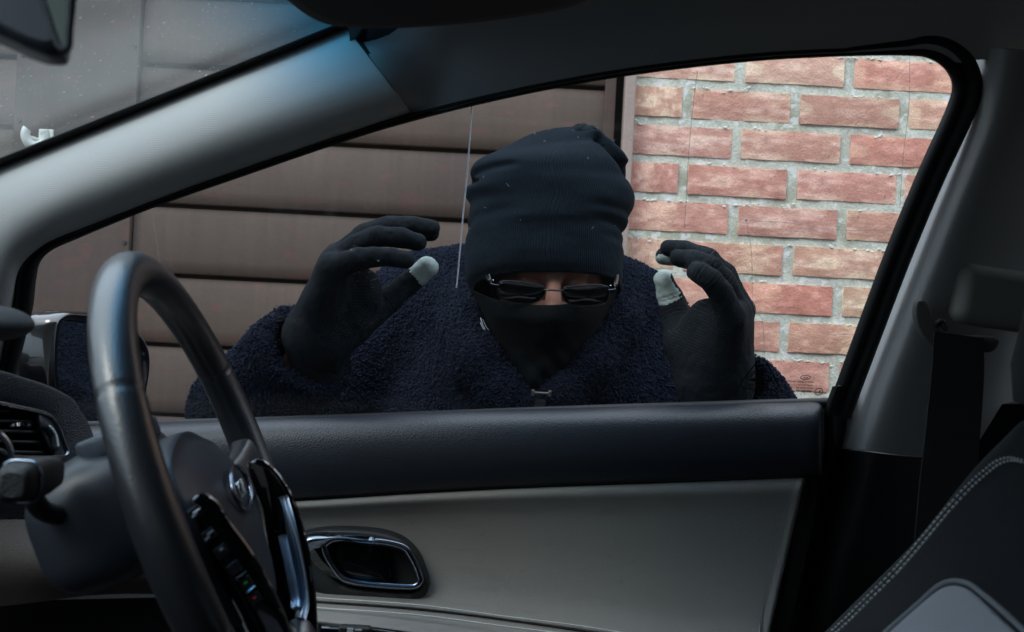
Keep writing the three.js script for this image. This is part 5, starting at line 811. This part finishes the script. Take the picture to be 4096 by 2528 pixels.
{ // left of the picture: pixel anchors from the photograph, each at its own distance
  const k = (u, v, d) => at(1000 + u / 1.68, 800 + v / 1.68, d);
  const wr = k(425, 900, 1.262), th = [[k(710, 850, 1.265), 0.019], [k(900, 690, 1.285), 0.0165], [k(1040, 575, 1.29), 0.0148], [k(1190, 452, 1.285), 0.0135]];
  const F = [
    [[k(560, 455, 1.2), 0.0155], [k(700, 405, 1.182), 0.0132], [k(830, 385, 1.176), 0.0122], [k(950, 385, 1.18), 0.0112], [k(1045, 400, 1.187), 0.0098]],
    [[k(570, 400, 1.222), 0.0155], [k(720, 300, 1.206), 0.0135], [k(870, 240, 1.2), 0.0125], [k(1010, 248, 1.202), 0.0118], [k(1130, 278, 1.208), 0.0102]],
    [[k(590, 380, 1.245), 0.015], [k(760, 245, 1.232), 0.0135], [k(930, 178, 1.226), 0.0124], [k(1090, 170, 1.228), 0.0115], [k(1225, 188, 1.234), 0.0095]],
    [[k(600, 400, 1.268), 0.015], [k(780, 265, 1.258), 0.0135], [k(950, 205, 1.254), 0.0124], [k(1100, 205, 1.256), 0.0115], [k(1215, 222, 1.262), 0.01]],
    th,
  ];
  const P = [[k(385, 880, 1.25), k(500, 1010, 1.255), 0.024, 0.026], [k(415, 940, 1.26), k(460, 1130, 1.278), 0.032, 0.031], [wr, k(560, 455, 1.2), 0.03, 0.017], [k(470, 900, 1.255), k(570, 400, 1.222), 0.028, 0.0165], [wr, k(590, 380, 1.245), 0.028, 0.0165], [k(480, 860, 1.27), k(600, 400, 1.268), 0.028, 0.0165], [k(540, 930, 1.258), k(750, 640, 1.255), 0.023, 0.023], [k(570, 930, 1.262), k(700, 860, 1.265), 0.021, 0.02], [k(690, 760, 1.268), k(760, 560, 1.262), 0.024, 0.019]];
  const ax = th[3][0].clone().sub(th[2][0]).normalize(), tip = th[3][0];
  glove(F, P, (p, n) => { const d = p.clone().sub(tip), s = d.dot(ax); return s > -0.019 && d.length() < 0.04 && n.z > 0.05; }, null, V(-0.32, EYE - 0.14, -1.34), V(-0.06, EYE + 0.11, -1.14),
    (p, n) => n.z > 0.15 && n.x > -0.25 && p.distanceTo(k(730, 700, 1.24)) < 0.062 && p.distanceTo(k(1010, 600, 1.27)) > 0.03, 'black glove with a pale thumb tip, fingers curled towards the beanie');
}
{
  const k = (u, v, d) => at(2500 + u / 1.89, 900 + v / 1.89, d), wr = k(700, 1270, 1.27);
  const th = [[k(440, 900, 1.28), 0.022], [k(385, 690, 1.3), 0.0175], [k(345, 550, 1.302), 0.0155], [k(292, 420, 1.295), 0.0128]];
  const F = [
    [[k(800, 690, 1.2), 0.0165], [k(720, 500, 1.182), 0.0142], [k(650, 415, 1.177), 0.0132], [k(590, 375, 1.18), 0.0124], [k(535, 355, 1.188), 0.0108]],
    [[k(840, 650, 1.222), 0.0165], [k(745, 430, 1.208), 0.0142], [k(640, 320, 1.202), 0.0134], [k(520, 265, 1.206), 0.0128], [k(405, 250, 1.214), 0.0108]],
    [[k(870, 640, 1.246), 0.0165], [k(760, 380, 1.236), 0.0142], [k(620, 255, 1.23), 0.0132], [k(460, 190, 1.234), 0.0122], [k(330, 180, 1.242), 0.0102]],
    [[k(850, 660, 1.27), 0.0165], [k(730, 410, 1.262), 0.0142], [k(590, 290, 1.258), 0.0132], [k(440, 230, 1.262), 0.0122], [k(300, 228, 1.268), 0.0108]],
    th,
  ];
  const P = [[k(700, 1330, 1.27), k(740, 1150, 1.255), 0.036, 0.034], [wr, k(800, 690, 1.2), 0.034, 0.018], [wr, k(840, 650, 1.222), 0.032, 0.0175], [k(740, 1180, 1.262), k(870, 640, 1.246), 0.03, 0.0165], [k(700, 1180, 1.27), k(850, 660, 1.27), 0.03, 0.0165], [k(620, 1180, 1.262), k(610, 760, 1.255), 0.032, 0.026], [k(580, 1150, 1.268), k(440, 900, 1.28), 0.03, 0.024], [k(520, 900, 1.272), k(640, 700, 1.262), 0.026, 0.02], [k(700, 1000, 1.25), k(740, 760, 1.24), 0.032, 0.026]];
  const ax = th[3][0].clone().sub(th[2][0]).normalize(), tip = th[3][0], it = F[3][4][0];
  glove(F, P, (p, n) => { const d = p.clone().sub(tip), s = d.dot(ax); return s > -0.026 && d.length() < 0.042 && n.z > 0.0 && n.x < 0.62; }, (p, n) => p.distanceTo(it) < 0.021 && n.y < 0.2 && n.z > 0, V(0.1, EYE - 0.16, -1.36), V(0.36, EYE + 0.1, -1.14),
    (p, n) => n.z > 0.1 && n.x < 0.5 && p.distanceTo(k(600, 900, 1.24)) < 0.085 && p.distanceTo(th[1][0]) > 0.034, 'black glove with pale thumb and index tips, raised before the bricks');
}
{ // sunglasses
  const P0 = H.clone().addScaledVector(HF, 0.1165), q = (u, v, k = 0) => onPlane(1700 + u / 2.16, 1000 + v / 2.16, P0.clone().addScaledVector(HF, k), HF);
  const c = q(1110, 350), t = thing('sunglasses', 'dark narrow rectangular sunglasses with thin metal rims worn below the beanie', 'sunglasses', [c.x, c.y, c.z]);
  const L = [[632, 300], [655, 274], [740, 268], [860, 280], [960, 298], [1036, 322], [1040, 350], [1020, 400], [985, 440], [930, 462], [860, 468], [770, 458], [690, 440], [640, 405], [626, 350]], Rr = [[1188, 345], [1205, 325], [1290, 312], [1420, 304], [1530, 304], [1578, 320], [1590, 350], [1585, 410], [1560, 455], [1500, 480], [1400, 490], [1300, 482], [1235, 460], [1200, 415]];
  const rimM = mat('#3d4248', 0.3, { metalness: 1 }), lensM = mat('#020303', 0.04, { clearcoat: 1, clearcoatRoughness: 0.02 });
  const ex = HR, ey = HU, cb = (pts, n) => { const o = curve(pts.map(([u, v]) => q(u, v)), n, true); return o; };
  for (const S of [L, Rr]) {
    const o = cb(S, 72), m = o.reduce((a, p) => a.add(p), V(0, 0, 0)).divideScalar(72), ring = (k, h) => o.map((p) => m.clone().lerp(p, k).addScaledVector(HF, h - 0.00 + 0.0035 * (1 - k * k)));
    part(t, 'lens', ringsGeo([ring(1, -0.002), ring(1, 0), ring(0.85, 0), ring(0.6, 0), ring(0.3, 0), ring(0.08, 0)], true, true), lensM);
    const up = S === L ? o.slice(0, 72) : o; part(t, 'rim', tube(up, 0.00075, 120, 6, true), rimM);
  }
  void ex; void ey;
  part(t, 'bridge', tube([q(1030, 342), q(1075, 346, 0.003), q(1150, 350, 0.003), q(1196, 350)], 0.0011, 16, 6), rimM);
  part(t, 'hinge', join([tube([q(634, 306), q(600, 302), q(572, 292, -0.001)], 0.0016, 8, 6), tube([q(572, 292, -0.001), q(566, 250, -0.004), q(556, 214, -0.01)], 0.0012, 8, 6)]), rimM);
  part(t, 'hinge', join([tube([q(1588, 345), q(1615, 346), q(1641, 340, -0.001)], 0.0016, 8, 6), tube([q(1641, 342, -0.001), q(1641, 310, -0.003), q(1639, 282, -0.008)], 0.0012, 8, 6)]), rimM);
  for (const [u, v] of [[590, 262], [1604, 308]]) { const s = new THREE.SphereGeometry(0.0011, 8, 6), p = q(u, v, -0.004); s.translate(p.x, p.y, p.z); part(t, 'hinge_screw', s, M.chrome); }
  const arm = mat('#0a0b0d', 0.4);
  part(t, 'temple', tube([q(562, 262, -0.006), q(545, 240, -0.03), H.clone().addScaledVector(HR, -0.09).addScaledVector(HF, 0.0)], 0.003, 14, 8), arm);
  part(t, 'temple', tube([q(1645, 300, -0.006), q(1650, 270, -0.03), H.clone().addScaledVector(HR, 0.09).addScaledVector(HF, 0.0)], 0.003, 14, 8), arm);
}

renderer.render(scene, camera);
